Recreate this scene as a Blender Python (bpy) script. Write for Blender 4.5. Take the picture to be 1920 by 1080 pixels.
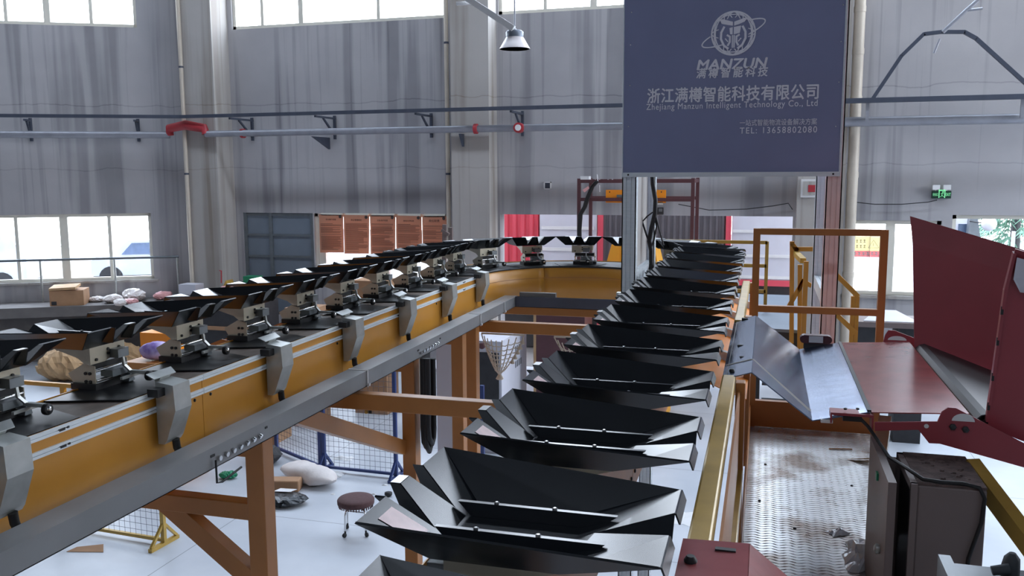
import bpy, bmesh, math, random
from mathutils import Vector, Matrix
random.seed(7)
sc = bpy.context.scene
for o in list(bpy.data.objects): bpy.data.objects.remove(o)
COL = sc.collection
PI = math.pi

# ------------------------------------------------------------------ camera
EYE = 4.1                                  # camera height above the hall floor
FPX = 1650.0
def _cam_axes():
    y = Vector((1437-960, 322-540, FPX)).normalized()
    hd = Vector((1, -.005, 0))
    n = y.cross(hd).normalized()
    up = n if n.y < 0 else -n
    x = y.cross(up).normalized()
    return x, y, up                        # world axes seen from the camera (x right, y down, z forward)
AX, AY, AZ = _cam_axes()
cam = bpy.data.cameras.new('camera'); cam_o = bpy.data.objects.new('camera', cam); COL.objects.link(cam_o)
cam.sensor_width = 36; cam.lens = FPX/1920*36; cam.clip_end = 300
R = Matrix(((AX.x, -AX.y, -AX.z), (AY.x, -AY.y, -AY.z), (AZ.x, -AZ.y, -AZ.z))).to_4x4()
cam_o.matrix_world = Matrix.Translation((0, 0, EYE)) @ R
sc.camera = cam_o

# ------------------------------------------------------------------ world, exposure
sc.view_settings.view_transform = 'Standard'; sc.view_settings.look = 'None'
sc.view_settings.gamma = 1; sc.view_settings.use_curve_mapping = False
sc.view_settings.exposure = 0.5
w = bpy.data.worlds.new('sky'); sc.world = w; w.use_nodes = True
nt = w.node_tree; nt.nodes.clear()
bg = nt.nodes.new('ShaderNodeBackground'); wo = nt.nodes.new('ShaderNodeOutputWorld')
tc = nt.nodes.new('ShaderNodeTexCoord'); sx = nt.nodes.new('ShaderNodeSeparateXYZ'); rp = nt.nodes.new('ShaderNodeValToRGB')
rp.color_ramp.elements[0].position = .0; rp.color_ramp.elements[0].color = (.76, .79, .83, 1)
rp.color_ramp.elements[1].position = .7; rp.color_ramp.elements[1].color = (.72, .83, 1, 1)
nt.links.new(tc.outputs['Generated'], sx.inputs[0]); nt.links.new(sx.outputs[2], rp.inputs[0])
nt.links.new(rp.outputs[0], bg.inputs[0]); nt.links.new(bg.outputs[0], wo.inputs[0])
bg.inputs[1].default_value = 9.5
try:
    sc.cycles.max_bounces = 8; sc.cycles.diffuse_bounces = 4; sc.cycles.glossy_bounces = 4
    sc.cycles.transparent_max_bounces = 12; sc.cycles.sample_clamp_indirect = 6
    sc.cycles.use_denoising = True
except Exception: pass

def portal(name, loc, sx_, sy_, normal):
    l = bpy.data.lights.new(name, 'AREA'); l.shape = 'RECTANGLE'; l.size = sx_; l.size_y = sy_
    l.cycles.is_portal = True
    o = bpy.data.objects.new(name, l); COL.objects.link(o); o.location = loc
    o.rotation_euler = Vector(normal).to_track_quat('-Z', 'Y').to_euler()

# ------------------------------------------------------------------ picture measurements -> points of the hall
def _ray(px, py):
    d = Vector((px-960, py-540, FPX))
    return Vector((AX.dot(d), AY.dot(d), AZ.dot(d)))
def atX(px, py, X): d = _ray(px, py); return d*(X/d.x) + Vector((0, 0, EYE))
def atY(px, py, Y): d = _ray(px, py); return d*(Y/d.y) + Vector((0, 0, EYE))
def atH(px, py, h): d = _ray(px, py); return d*(-h/d.z) + Vector((0, 0, EYE))
def H(h): return EYE - h                  # a level given as a depth below the eye

# ------------------------------------------------------------------ materials
def s2l(c): c /= 255; return c/12.92 if c <= .04045 else ((c+.055)/1.055)**2.4
def rgb(r, g, b): return (s2l(r), s2l(g), s2l(b), 1)
def mat(name, col, rough=.5, metal=0, var=.12, scale=6, bump=0, bscale=60, stretch=None, spec=.5, alt=None):
    m = bpy.data.materials.new(name); m.use_nodes = True
    n = m.node_tree; b = n.nodes['Principled BSDF']; L = n.links.new
    b.inputs['Roughness'].default_value = rough; b.inputs['Metallic'].default_value = metal
    b.inputs['Specular IOR Level'].default_value = spec
    t = n.nodes.new('ShaderNodeTexCoord'); mp = n.nodes.new('ShaderNodeMapping')
    L(t.outputs['Object'], mp.inputs[0])
    if stretch: mp.inputs['Scale'].default_value = stretch
    ns = n.nodes.new('ShaderNodeTexNoise'); ns.inputs['Scale'].default_value = scale; ns.inputs['Detail'].default_value = 6
    L(mp.outputs[0], ns.inputs[0])
    r = n.nodes.new('ShaderNodeValToRGB'); L(ns.outputs[0], r.inputs[0])
    r.color_ramp.elements[0].position = .3; r.color_ramp.elements[1].position = .7
    c0 = alt if alt else tuple(x*(1-var) for x in col[:3])+(1,)
    r.color_ramp.elements[0].color = c0
    r.color_ramp.elements[1].color = col if alt else tuple(min(1, x*(1+var)) for x in col[:3])+(1,)
    L(r.outputs[0], b.inputs['Base Color'])
    if bump:
        n2 = n.nodes.new('ShaderNodeTexNoise'); n2.inputs['Scale'].default_value = bscale
        L(mp.outputs[0], n2.inputs[0]); bp = n.nodes.new('ShaderNodeBump'); bp.inputs['Strength'].default_value = bump
        bp.inputs['Distance'].default_value = .01
        L(n2.outputs[0], bp.inputs['Height']); L(bp.outputs[0], b.inputs['Normal'])
    return m
M = {}
M['tray'] = mat('black_tray_plastic', (.010, .0125, .016, 1), .27, 0, .2, 8, spec=.8)
M['galv'] = mat('galvanised_steel', rgb(176, 180, 178), .36, .5, .10, 14)
M['steel'] = mat('grey_sheet_steel', rgb(120, 126, 130), .42, .6, .08, 10)
M['zinc'] = mat('zinc_plated_plate', rgb(186, 180, 162), .34, .45, .10, 9)
M['chrome'] = mat('chrome', rgb(215, 215, 215), .18, 1, .04, 10)
M['black'] = mat('black_rubber', (.012, .012, .013, 1), .55, 0, .2, 10)
M['blackmetal'] = mat('black_metal', (.02, .021, .023, 1), .4, .3, .2, 12)
M['yellow'] = mat('ochre_yellow_paint', rgb(200, 140, 50), .36, 0, .07, 3)
M['shadedochre'] = mat('shaded_ochre_paint', rgb(176, 116, 58), .4, 0, .1, 4)  # same paint as yellow, with the shade of camera-facing sides mixed in
M['olive'] = mat('worn_yellow_rail_paint', rgb(186, 152, 72), .34, .1, .14, 9)
M['orange'] = mat('orange_paint', rgb(250, 150, 30), .4, 0, .06, 3)
M['alu'] = mat('aluminium_profile', rgb(222, 230, 234), .36, .1, .05, 10, stretch=(1, 1, 8))
M['alupinksheen'] = mat('aluminium_pink_sheen', rgb(238, 212, 208), .35, .05, .05, 10)  # pink reflection on the right front post put into the base colour
M['trunk'] = mat('grey_trunking', rgb(136, 137, 138), .42, .15, .07, 5)
M['deck'] = mat('dusty_deck', rgb(120, 108, 100), .6, 0, .25, 18, stretch=(1, .3, 1))
M['red'] = mat('red_machine_paint', rgb(152, 62, 70), .4, 0, .06, 5)
M['reddeck'] = mat('worn_red_deck', rgb(150, 74, 74), .26, 0, .16, 7, .05, 40)
M['bluegrey'] = mat('blue_grey_sheet', rgb(106, 122, 150), .17, .8, .16, 6, .03, 60, stretch=(1, 4, 1))
M['belt'] = mat('black_belt', (.018, .019, .02, 1), .45, 0, .1, 10)
M['cab'] = mat('brown_grey_cabinet', rgb(122, 108, 104), .55, 0, .05, 5)
M['dust'] = mat('dusty_dark_top', rgb(92, 76, 72), .9, 0, .5, 22, .5, 90)
M['white'] = mat('white_paint', rgb(225, 225, 225), .45, 0, .04, 5)
M['pvc'] = mat('window_frame_plastic', rgb(222, 218, 205), .4, 0, .04, 4)
M['maroon'] = mat('maroon_paint', rgb(88, 52, 56), .5, 0, .1, 8)
M['navy'] = mat('navy_blue_paint', rgb(40, 58, 110), .42, 0, .1, 8)
M['pipe'] = mat('beige_downpipe', rgb(196, 186, 172), .45, 0, .08, 4)
M['greypipe'] = mat('grey_fire_pipe', rgb(150, 152, 160), .4, .3, .1, 4)
M['duct'] = mat('dark_duct', rgb(72, 78, 92), .5, .2, .1, 6)
M['banner'] = mat('slate_banner_cloth', rgb(136, 142, 176), .5, 0, .05, 3)
M['print'] = mat('pale_banner_print', rgb(244, 244, 252), .6, 0, .02, 3)
M['card'] = mat('brown_cardboard', rgb(168, 130, 98), .8, 0, .1, 5)
M['kraft'] = mat('brown_kraft', rgb(186, 152, 112), .75, 0, .15, 7, .2, 20)
M['poster'] = mat('tan_poster_paper', rgb(180, 132, 108), .7, 0, .05, 2)
M['ink'] = mat('poster_ink', rgb(70, 56, 52), .8, 0, .05, 3)
M['bag'] = mat('white_woven_sack', rgb(222, 214, 210), .6, 0, .06, 9, .25, 30)
M['film'] = mat('clear_crumpled_film', rgb(205, 208, 212), .25, .2, .15, 14, .5, 40)
M['blackbag'] = mat('black_plastic_bag', (.022, .026, .03, 1), .3, 0, .3, 9, .6, 25)
M['seatcloth'] = mat('maroon_brown_cloth', rgb(84, 58, 58), .85, 0, .12, 30, .2, 200)
M['rope'] = mat('white_rope', rgb(214, 200, 182), .8, 0, .1, 30, .3, 100)
M['doorgrey'] = mat('blue_grey_door_sheet', rgb(120, 130, 142), .5, .2, .05, 3)
M['purple'] = mat('purple_print_sack', rgb(215, 200, 235), .6, 0, .1, 5, alt=rgb(90, 50, 150))
M['green'] = mat('green_plastic', rgb(20, 130, 90), .45, 0, .08, 6)
M['pink'] = mat('pale_pink_plastic', rgb(230, 170, 170), .45, 0, .1, 8)
M['containerred'] = mat('red_container_paint', rgb(216, 78, 94), .5, 0, .05, 3)
M['truckwhite'] = mat('white_truck_panel', rgb(205, 205, 214), .45, 0, .03, 3)
M['truckgrey'] = mat('grey_trailer_sheet', rgb(104, 100, 104), .5, .1, .06, 3)
M['tarp'] = mat('yellow_tarpaulin', rgb(240, 185, 60), .4, 0, .15, 6, .3, 12)
M['leaf'] = mat('pale_conifer_green', rgb(105, 140, 120), .7, 0, .3, 9)
M['dark'] = mat('dark_dull_metal', (.03, .03, .033, 1), .6, 0, .2, 8)  # near-black tone shared by chassis, posts, bags and crate
M['dockwall'] = mat('dock_concrete', rgb(110, 106, 104), .85, 0, .15, 3)
M['glove'] = mat('dark_grey_knob', rgb(52, 56, 60), .6, 0, .15, 9)
M['roof'] = mat('dark_roof_sheet', rgb(54, 56, 60), .8, 0, .1, 2)
M['sticker'] = mat('pale_pink_sticker', rgb(222, 196, 196), .3, 0, .1, 30)
M['valvered'] = mat('red_valve_paint', rgb(170, 50, 58), .45, 0, .1, 9)
M['lamp'] = mat('lamp_housing', rgb(120, 128, 140), .4, .3, .05, 6)
M['lampglass'] = mat('lamp_shade_white', rgb(222, 214, 214), .35, 0, .02, 6)
M['signgreen'] = mat('dark_green_sign', rgb(20, 60, 45), .4, 0, .05, 9)

def emit(name, col, s):
    m = bpy.data.materials.new(name); m.use_nodes = True; b = m.node_tree.nodes['Principled BSDF']
    b.inputs['Base Color'].default_value = col; b.inputs['Emission Color'].default_value = col
    b.inputs['Emission Strength'].default_value = s; return m
M['signlit'] = emit('lit_green_symbol', rgb(140, 240, 170), .5)

def glass():
    m = bpy.data.materials.new('window_glass'); m.use_nodes = True; n = m.node_tree; n.nodes.clear()
    o = n.nodes.new('ShaderNodeOutputMaterial'); mx = n.nodes.new('ShaderNodeMixShader')
    t = n.nodes.new('ShaderNodeBsdfTransparent'); g = n.nodes.new('ShaderNodeBsdfGlossy'); g.inputs['Roughness'].default_value = .05
    t.inputs[0].default_value = (.93, .95, .97, 1)
    mx.inputs[0].default_value = .06
    n.links.new(t.outputs[0], mx.inputs[1]); n.links.new(g.outputs[0], mx.inputs[2]); n.links.new(mx.outputs[0], o.inputs[0])
    return m
M['glass'] = glass()
def backlit(name, col, trans, see=0):
    """thin paper or film: lets daylight through from behind"""
    m = bpy.data.materials.new(name); m.use_nodes = True; n = m.node_tree; b = n.nodes['Principled BSDF']; o = n.nodes['Material Output']
    b.inputs['Base Color'].default_value = col; b.inputs['Roughness'].default_value = .7
    t = n.nodes.new('ShaderNodeBsdfTranslucent'); t.inputs[0].default_value = col; x = n.nodes.new('ShaderNodeMixShader'); x.inputs[0].default_value = trans
    n.links.new(b.outputs[0], x.inputs[1]); n.links.new(t.outputs[0], x.inputs[2]); last = x
    if see:
        q = n.nodes.new('ShaderNodeBsdfTransparent'); y = n.nodes.new('ShaderNodeMixShader'); y.inputs[0].default_value = see
        n.links.new(x.outputs[0], y.inputs[1]); n.links.new(q.outputs[0], y.inputs[2]); last = y
    n.links.new(last.outputs[0], o.inputs['Surface']); return m
M['poster'] = backlit('tan_poster_paper', rgb(204, 150, 122), .28)
M['filmyellow'] = backlit('backlit_pale_yellow_film', rgb(240, 225, 150), .5, .35)  # overexposed, backlit paleness is put into this colour
M['filmred'] = backlit('backlit_pale_red_film', rgb(235, 140, 140), .4, .2)  # paled the same way for strong light from behind
M['tarp'] = backlit('yellow_tarpaulin', rgb(240, 180, 60), .35)

def concrete(name, base, streak, axis='X'):
    """plain render with darker run-down streaks, faint lift lines and blotches"""
    m = bpy.data.materials.new(name); m.use_nodes = True; n = m.node_tree; L = n.links.new
    b = n.nodes['Principled BSDF']; b.inputs['Roughness'].default_value = .85
    t = n.nodes.new('ShaderNodeTexCoord')
    def noise(scale, sv, detail=5):
        mp = n.nodes.new('ShaderNodeMapping'); mp.inputs['Scale'].default_value = sv; L(t.outputs['Object'], mp.inputs[0])
        q = n.nodes.new('ShaderNodeTexNoise'); q.inputs['Scale'].default_value = scale; q.inputs['Detail'].default_value = detail
        L(mp.outputs[0], q.inputs[0]); return q.outputs[0]
    def ramp(src, a, c):
        r = n.nodes.new('ShaderNodeMapRange'); r.inputs[1].default_value = a; r.inputs[2].default_value = c; r.clamp = True
        L(src, r.inputs[0]); return r.outputs[0]
    st = ramp(noise(1.0, (2.4, 2.4, .10), 3), .52, .62)
    fine = ramp(noise(1.0, (9, 9, .16), 2), .60, .68)
    blot = ramp(noise(.8, (1, 1, 1), 6), .35, .7)
    mx = n.nodes.new('ShaderNodeMix'); mx.data_type = 'RGBA'; mx.inputs[6].default_value = base; mx.inputs[7].default_value = streak
    m1 = n.nodes.new('ShaderNodeMath'); m1.operation = 'MULTIPLY'; m1.inputs[1].default_value = .55; L(st, m1.inputs[0])
    m2 = n.nodes.new('ShaderNodeMath'); m2.operation = 'MULTIPLY_ADD'; m2.inputs[1].default_value = .30; L(fine, m2.inputs[0]); L(m1.outputs[0], m2.inputs[2])
    m3 = n.nodes.new('ShaderNodeMath'); m3.operation = 'MULTIPLY_ADD'; m3.inputs[1].default_value = .28; L(blot, m3.inputs[0]); L(m2.outputs[0], m3.inputs[2])
    spz = n.nodes.new('ShaderNodeSeparateXYZ'); L(t.outputs['Object'], spz.inputs[0])
    for z0, g_ in ((5.62, .35), (4.22, .25)):           # irregular casting joints
        a1 = n.nodes.new('ShaderNodeMath'); a1.operation = 'MULTIPLY_ADD'; a1.inputs[1].default_value = .22; L(noise(1.0, (1.3, 1.3, .2), 4), a1.inputs[0]); L(spz.outputs[2], a1.inputs[2])
        a2 = n.nodes.new('ShaderNodeMath'); a2.operation = 'COMPARE'; a2.inputs[1].default_value = z0+.11; a2.inputs[2].default_value = .012; L(a1.outputs[0], a2.inputs[0])
        a3 = n.nodes.new('ShaderNodeMath'); a3.operation = 'MULTIPLY_ADD'; a3.inputs[1].default_value = g_; L(a2.outputs[0], a3.inputs[0]); L(m3.outputs[0], a3.inputs[2]); m3 = a3
    L(m3.outputs[0], mx.inputs[0]); L(mx.outputs[2], b.inputs['Base Color'])
    bp = n.nodes.new('ShaderNodeBump'); bp.inputs['Strength'].default_value = .15; bp.inputs['Distance'].default_value = .01
    L(noise(14, (1, 1, 1)), bp.inputs['Height']); L(bp.outputs[0], b.inputs['Normal'])
    return m
M['wall'] = concrete('streaked_grey_render', rgb(178, 176, 178), rgb(124, 123, 128))
M['column'] = concrete('column_render', rgb(178, 174, 170), rgb(136, 127, 118))

def floor_mat():
    m = bpy.data.materials.new('painted_concrete_floor'); m.use_nodes = True; n = m.node_tree; L = n.links.new
    b = n.nodes['Principled BSDF']; b.inputs['Roughness'].default_value = .38
    t = n.nodes.new('ShaderNodeTexCoord')
    q = n.nodes.new('ShaderNodeTexNoise'); q.inputs['Scale'].default_value = .7; q.inputs['Detail'].default_value = 7; L(t.outputs['Object'], q.inputs[0])
    r = n.nodes.new('ShaderNodeValToRGB'); r.color_ramp.elements[0].position = .3; r.color_ramp.elements[1].position = .7
    r.color_ramp.elements[0].color = rgb(174, 180, 188); r.color_ramp.elements[1].color = rgb(202, 206, 212)
    L(q.outputs[0], r.inputs[0])
    br = n.nodes.new('ShaderNodeTexBrick'); br.offset = 0; br.inputs['Scale'].default_value = 1
    br.inputs['Brick Width'].default_value = 3.0; br.inputs['Row Height'].default_value = 3.0; br.inputs['Mortar Size'].default_value = .006
    br.inputs['Color1'].default_value = br.inputs['Color2'].default_value = (1, 1, 1, 1); br.inputs['Mortar'].default_value = (.45, .45, .46, 1)
    L(t.outputs['Object'], br.inputs[0])
    mx = n.nodes.new('ShaderNodeMix'); mx.data_type = 'RGBA'; mx.blend_type = 'MULTIPLY'; mx.inputs[0].default_value = 1
    L(r.outputs[0], mx.inputs[6]); L(br.outputs[0], mx.inputs[7]); L(mx.outputs[2], b.inputs['Base Color'])
    return m
M['floor'] = floor_mat()

def tread_mat():
    """steel chequer plate: herring-bone lozenges raised by bump, brown dirt in places"""
    m = bpy.data.materials.new('diamond_tread_plate'); m.use_nodes = True; n = m.node_tree; L = n.links.new
    b = n.nodes['Principled BSDF']; b.inputs['Metallic'].default_value = .6; b.inputs['Roughness'].default_value = .27
    t = n.nodes.new('ShaderNodeTexCoord')
    sp = n.nodes.new('ShaderNodeSeparateXYZ'); L(t.outputs['Object'], sp.inputs[0])
    def math_(op, a, c=None, v=None):
        q = n.nodes.new('ShaderNodeMath'); q.operation = op
        if isinstance(a, float): q.inputs[0].default_value = a
        else: L(a, q.inputs[0])
        if c is not None:
            if isinstance(c, float): q.inputs[1].default_value = c
            else: L(c, q.inputs[1])
        return q.outputs[0]
    P = 0.034
    u = math_('DIVIDE', sp.outputs[0], P); v = math_('DIVIDE', sp.outputs[1], P*.75)
    fu = math_('FRACT', u); par = math_('FRACT', math_('MULTIPLY', math_('FLOOR', u), .5))    # 0 or .5 : slant left / right
    sgn = math_('SUBTRACT', math_('MULTIPLY', par, 4.0), 1.0)
    cu = math_('SUBTRACT', fu, .5)
    sh = math_('FRACT', math_('ADD', v, math_('MULTIPLY', math_('MULTIPLY', cu, sgn), .55)))
    dv = math_('ABSOLUTE', math_('SUBTRACT', sh, .5)); du = math_('ABSOLUTE', cu)
    e = math_('ADD', math_('MULTIPLY', dv, 4.2), math_('MULTIPLY', du, 1.7))
    hgt = math_('SUBTRACT', 1.0, e)
    cl = n.nodes.new('ShaderNodeClamp'); L(hgt, cl.inputs[0])
    bp = n.nodes.new('ShaderNodeBump'); bp.inputs['Strength'].default_value = .8; bp.inputs['Distance'].default_value = .004
    L(cl.outputs[0], bp.inputs['Height']); L(bp.outputs[0], b.inputs['Normal'])
    q = n.nodes.new('ShaderNodeTexNoise'); q.inputs['Scale'].default_value = 3.2; q.inputs['Detail'].default_value = 8; L(t.outputs['Object'], q.inputs[0])
    r = n.nodes.new('ShaderNodeValToRGB'); r.color_ramp.elements[0].position = .34; r.color_ramp.elements[1].position = .52
    r.color_ramp.elements[0].color = rgb(136, 122, 112); r.color_ramp.elements[1].color = rgb(214, 218, 220)
    L(q.outputs[0], r.inputs[0]); L(r.outputs[0], b.inputs['Base Color'])
    return m
M['tread'] = tread_mat()

# ------------------------------------------------------------------ mesh helpers
class MB:
    def __init__(s): s.v = []; s.f = []; s.sm = []
    def add(s, vs, fs, smooth=False):
        k = len(s.v); s.v += [tuple(x) for x in vs]
        for f in fs: s.f.append(tuple(i+k for i in f)); s.sm.append(smooth)
        return s
    def box(s, lo, hi, rz=0, piv=None):
        x0, y0, z0 = lo; x1, y1, z1 = hi
        vs = [(x, y, z) for z in (z0, z1) for y in (y0, y1) for x in (x0, x1)]
        if rz:
            cx, cy = piv if piv else ((x0+x1)/2, (y0+y1)/2); c, q = math.cos(rz), math.sin(rz)
            vs = [(cx+(x-cx)*c-(y-cy)*q, cy+(x-cx)*q+(y-cy)*c, z) for x, y, z in vs]
        return s.add(vs, [(0, 2, 3, 1), (4, 5, 7, 6), (0, 1, 5, 4), (2, 6, 7, 3), (0, 4, 6, 2), (1, 3, 7, 5)])
    def bar(s, p, q, a, b, up=(0, 0, 1)):
        """box-section bar from p to q, a wide, b tall"""
        p = Vector(p); q = Vector(q); d = (q-p).normalized(); u = Vector(up)
        if abs(d.dot(u)) > .98: u = Vector((0, 1, 0))
        r = d.cross(u).normalized(); u = r.cross(d).normalized()
        vs = [e + r*(i*a/2) + u*(j*b/2) for e in (p, q) for i, j in ((-1, -1), (1, -1), (1, 1), (-1, 1))]
        return s.add(vs, [(3, 2, 1, 0), (4, 5, 6, 7), (0, 1, 5, 4), (1, 2, 6, 5), (2, 3, 7, 6), (3, 0, 4, 7)])
    def tube(s, pts, r, n=8, cap=True):
        pts = [Vector(p) for p in pts]; m = len(pts); rings = []
        rr = r if isinstance(r, (list, tuple)) else [r]*m
        last = None
        for i, p in enumerate(pts):
            d = (pts[min(i+1, m-1)]-pts[max(i-1, 0)]).normalized()
            if last is None:
                a = Vector((0, 0, 1)) if abs(d.z) < .9 else Vector((1, 0, 0))
            else: a = last
            x = (a - d*a.dot(d)).normalized(); y = d.cross(x); last = x
            rings.append([p + (x*math.cos(2*PI*k/n) + y*math.sin(2*PI*k/n))*rr[i] for k in range(n)])
        vs = [q for g in rings for q in g]
        fs = [(i*n+k, i*n+(k+1) % n, (i+1)*n+(k+1) % n, (i+1)*n+k) for i in range(m-1) for k in range(n)]
        s.add(vs, fs, True)
        if cap:
            s.add(rings[0], [tuple(range(n))[::-1]]); s.add(rings[-1], [tuple(range(n))])
        return s
    def lathe(s, prof, c, axis=(0, 0, 1), n=24, smooth=True):
        ax = Vector(axis).normalized(); a = Vector((1, 0, 0)) if abs(ax.x) < .9 else Vector((0, 1, 0))
        x = (a-ax*a.dot(ax)).normalized(); y = ax.cross(x); c = Vector(c)
        vs = []
        for r, h in prof:
            for k in range(n): vs.append(c + ax*h + (x*math.cos(2*PI*k/n)+y*math.sin(2*PI*k/n))*r)
        m = len(prof)
        s.add(vs, [(i*n+k, i*n+(k+1) % n, (i+1)*n+(k+1) % n, (i+1)*n+k) for i in range(m-1) for k in range(n)], smooth)
        s.add(vs[:n], [tuple(range(n))[::-1]]); s.add(vs[-n:], [tuple(range(n))]); return s
    def prism(s, poly, d):
        """closed planar polygon pushed along the vector d"""
        n = len(poly); P = [Vector(p) for p in poly]; D = Vector(d)
        nrm = Vector((0, 0, 0))
        for i in range(n): nrm += P[i].cross(P[(i+1) % n])
        if nrm.dot(D) > 0: P = P[::-1]
        vs = P + [p+D for p in P]
        return s.add(vs, [tuple(range(n)), tuple(range(2*n-1, n-1, -1))] + [(i, i+n, (i+1) % n+n, (i+1) % n) for i in range(n)])
    def quad(s, a, b, c, d): return s.add([a, b, c, d], [(0, 1, 2, 3)])
    def build(s, name, m, parent=None, solid=0, bevel=0, loc=None):
        me = bpy.data.meshes.new(name); me.from_pydata(s.v, [], s.f); me.materials.append(M[m] if isinstance(m, str) else m)
        me.polygons.foreach_set('use_smooth', s.sm); me.update()
        o = bpy.data.objects.new(name, me); COL.objects.link(o)
        if parent is not None: o.parent = parent
        if loc is not None:                      # put the origin at loc: vertices were given in world space
            L = Vector(loc)
            for v in me.vertices: v.co -= L
            o.location = L
        if solid:
            q = o.modifiers.new('thickness', 'SOLIDIFY'); q.thickness = solid; q.offset = 0
        if bevel:
            q = o.modifiers.new('edges', 'BEVEL'); q.width = bevel; q.segments = 2; q.limit_method = 'ANGLE'
        return o

def tag(o, label, cat, group=None, kind=None):
    o['label'] = label; o['category'] = cat
    if group: o['group'] = group
    if kind: o['kind'] = kind
    return o
def thing(name, label, cat, loc=(0, 0, 0), rz=0, group=None):
    o = bpy.data.objects.new(name, None); COL.objects.link(o); o.location = loc; o.rotation_euler = (0, 0, rz)
    o.empty_display_size = .1
    return tag(o, label, cat, group)
def struct(o): o['kind'] = 'structure'; return o
class W:
    """an Empty thing whose parts are given in world coordinates"""
    def __init__(s, name, label, cat, loc=(0, 0, 0), group=None):
        s.loc = Vector(loc); s.o = thing(name, label, cat, loc, 0, group)
    def part(s, mb, name, m, **k):
        mb.v = [tuple(Vector(v)-s.loc) for v in mb.v]
        return mb.build(name, m, s.o, **k)
    def sub(s, mb, name, m, parent, **k):
        mb.v = [tuple(Vector(v)-s.loc) for v in mb.v]
        return mb.build(name, m, parent, **k)
def copy_tree(o, parent=None):
    c = o.copy(); COL.objects.link(c)
    if parent is not None: c.parent = parent; c.matrix_parent_inverse = o.matrix_parent_inverse
    for ch in list(o.children): copy_tree(ch, c)
    return c
def single(mb, name, m, label, cat, group=None, loc=None, **k):
    if loc is None:
        xs = list(zip(*mb.v)); loc = ((min(xs[0])+max(xs[0]))/2, (min(xs[1])+max(xs[1]))/2, min(xs[2]))
    return tag(mb.build(name, m, None, loc=loc, **k), label, cat, group)
ORD = 'nearest second third fourth fifth sixth seventh eighth ninth tenth eleventh twelfth thirteenth fourteenth fifteenth'.split()
def place(i): return 'nearest to the camera' if i == 0 else ORD[i]+' from the camera'

# ================================================================== THE SETTING
YW = 17.5
def wx(px, py=300): return atY(px, py, YW).x
floor = MB(); floor.box((-26, -16, -.2), (14, 17.8, 0)); struct(floor.build('floor', 'floor'))
yard = MB(); yard.box((-40, 17.8, -.35), (34, 60, -.02)); struct(yard.build('ground', 'dockwall'))

def wall_cells(mb, a0, a1, z0, z1, holes, put):
    """solid cells of a wall with rectangular holes (a0, a1, z0, z1)"""
    xs = sorted({a0, a1, *[h[0] for h in holes], *[h[1] for h in holes]}); zs = sorted({z0, z1, *[h[2] for h in holes], *[h[3] for h in holes]})
    for i in range(len(xs)-1):
        run = None
        for k in range(len(zs)-1):
            cx, cz = (xs[i]+xs[i+1])/2, (zs[k]+zs[k+1])/2
            solid = not any(h[0] < cx < h[1] and h[2] < cz < h[3] for h in holes)
            if solid and run is None: run = zs[k]
            if not solid and run is not None: put(mb, xs[i], xs[i+1], run, zs[k]); run = None
        if run is not None: put(mb, xs[i], xs[i+1], run, zs[-1])

ZH = H(.86)                                  # underside of the lintel
ZU0, ZU1 = H(-3.16), 12.0                     # the high windows
holes = {'high_middle': (wx(435, 50), wx(836, 40), ZU0, ZU1), 'high_right': (wx(934, 25), wx(1482, 10), ZU0, ZU1),
         'high_far': (2.2, 12.5, ZU0, ZU1),
         'posters': (wx(589, 420), wx(841, 420), 1.70, ZH), 'sheet': (wx(456, 420), wx(587, 420), .95, ZH),
         'dock': (wx(938, 420), wx(1487, 420), 0, H(.845)),
         'right': (wx(1588, 450), wx(1764, 450), H(2.29), H(.90)), 'far_right': (wx(1786, 410), 6.2, H(2.29), H(.79))}
mb = MB()
wall_cells(mb, -12.3, 14, 0, 12.6, list(holes.values()), lambda m, a, b, c, d: m.box((a, YW, c), (b, YW+.3, d)))
struct(mb.build('wall_back', 'wall'))
# left wall, at an angle to the back wall
CX, CY = -12.9, 17.3; DX, DY = -.877, -.480
def lw(t, z, off=0): return Vector((CX+DX*t+.480*off, CY+DY*t-.877*off, z))   # off > 0: into the hall
lh = [(.66, 4.6, H(-3.23), 12.0), (.60, 4.6, H(2.37), H(.86))]
mb = MB()
def lput(m, a, b, c, d):
    P = [lw(a, c), lw(b, c), lw(b, c, -.3), lw(a, c, -.3)]; m.prism(P, (0, 0, d-c))
wall_cells(mb, -.75, 14, 0, 12.6, lh, lput)
struct(mb.build('wall_left', 'wall'))
mb = MB(); mb.box((-26, -16.3, 0), (14.3, -16, 12.6)); struct(mb.build('wall_front', 'wall'))
mb = MB(); wall_cells(mb, -16, 17.8, 0, 12.6, [(8, 17, 4.6, 10)], lambda m, a, b, c, d: m.box((14, a, c), (14.3, b, d))); struct(mb.build('wall_right', 'wall'))
mb = MB(); mb.box((-26.3, -16, 0), (-26, 12.6, 12.6)); struct(mb.build('wall_side', 'wall'))
# roof sheets with open daylight strips between them
mb = MB()
for y0, y1 in ((-16.3, -6.6), (-5.9, 12.2), (13.2, 17.9)): mb.box((-27, y0, 12.6), (14.3, y1, 12.75))
for x0, x1 in ((-27, -22), (9, 14.3)): mb.box((x0, -16.3, 12.6), (x1, 17.9, 12.74))
struct(mb.build('ceiling', 'roof'))
# columns
c1a, c1b = atY(344, 200, 16.88).x, -11.53
mb = MB(); mb.box((c1a, 16.88, 0), (c1b, 17.6, 12.6)); mb.box((c1a-.25, 17.2, 0), (c1b-.03, 17.7, 12.6)); struct(mb.build('pillar', 'column'))
mb = MB(); mb.box((-6.13, 16.95, 0), (-5.33, 17.5, 12.6)); struct(mb.build('pillar', 'column'))
c3 = wx(1490, 400)
mb = MB(); mb.box((c3+.02, 17.0, 0), (wx(1584, 400)-.06, 17.5, 12.6)); struct(mb.build('pillar', 'column'))

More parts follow.
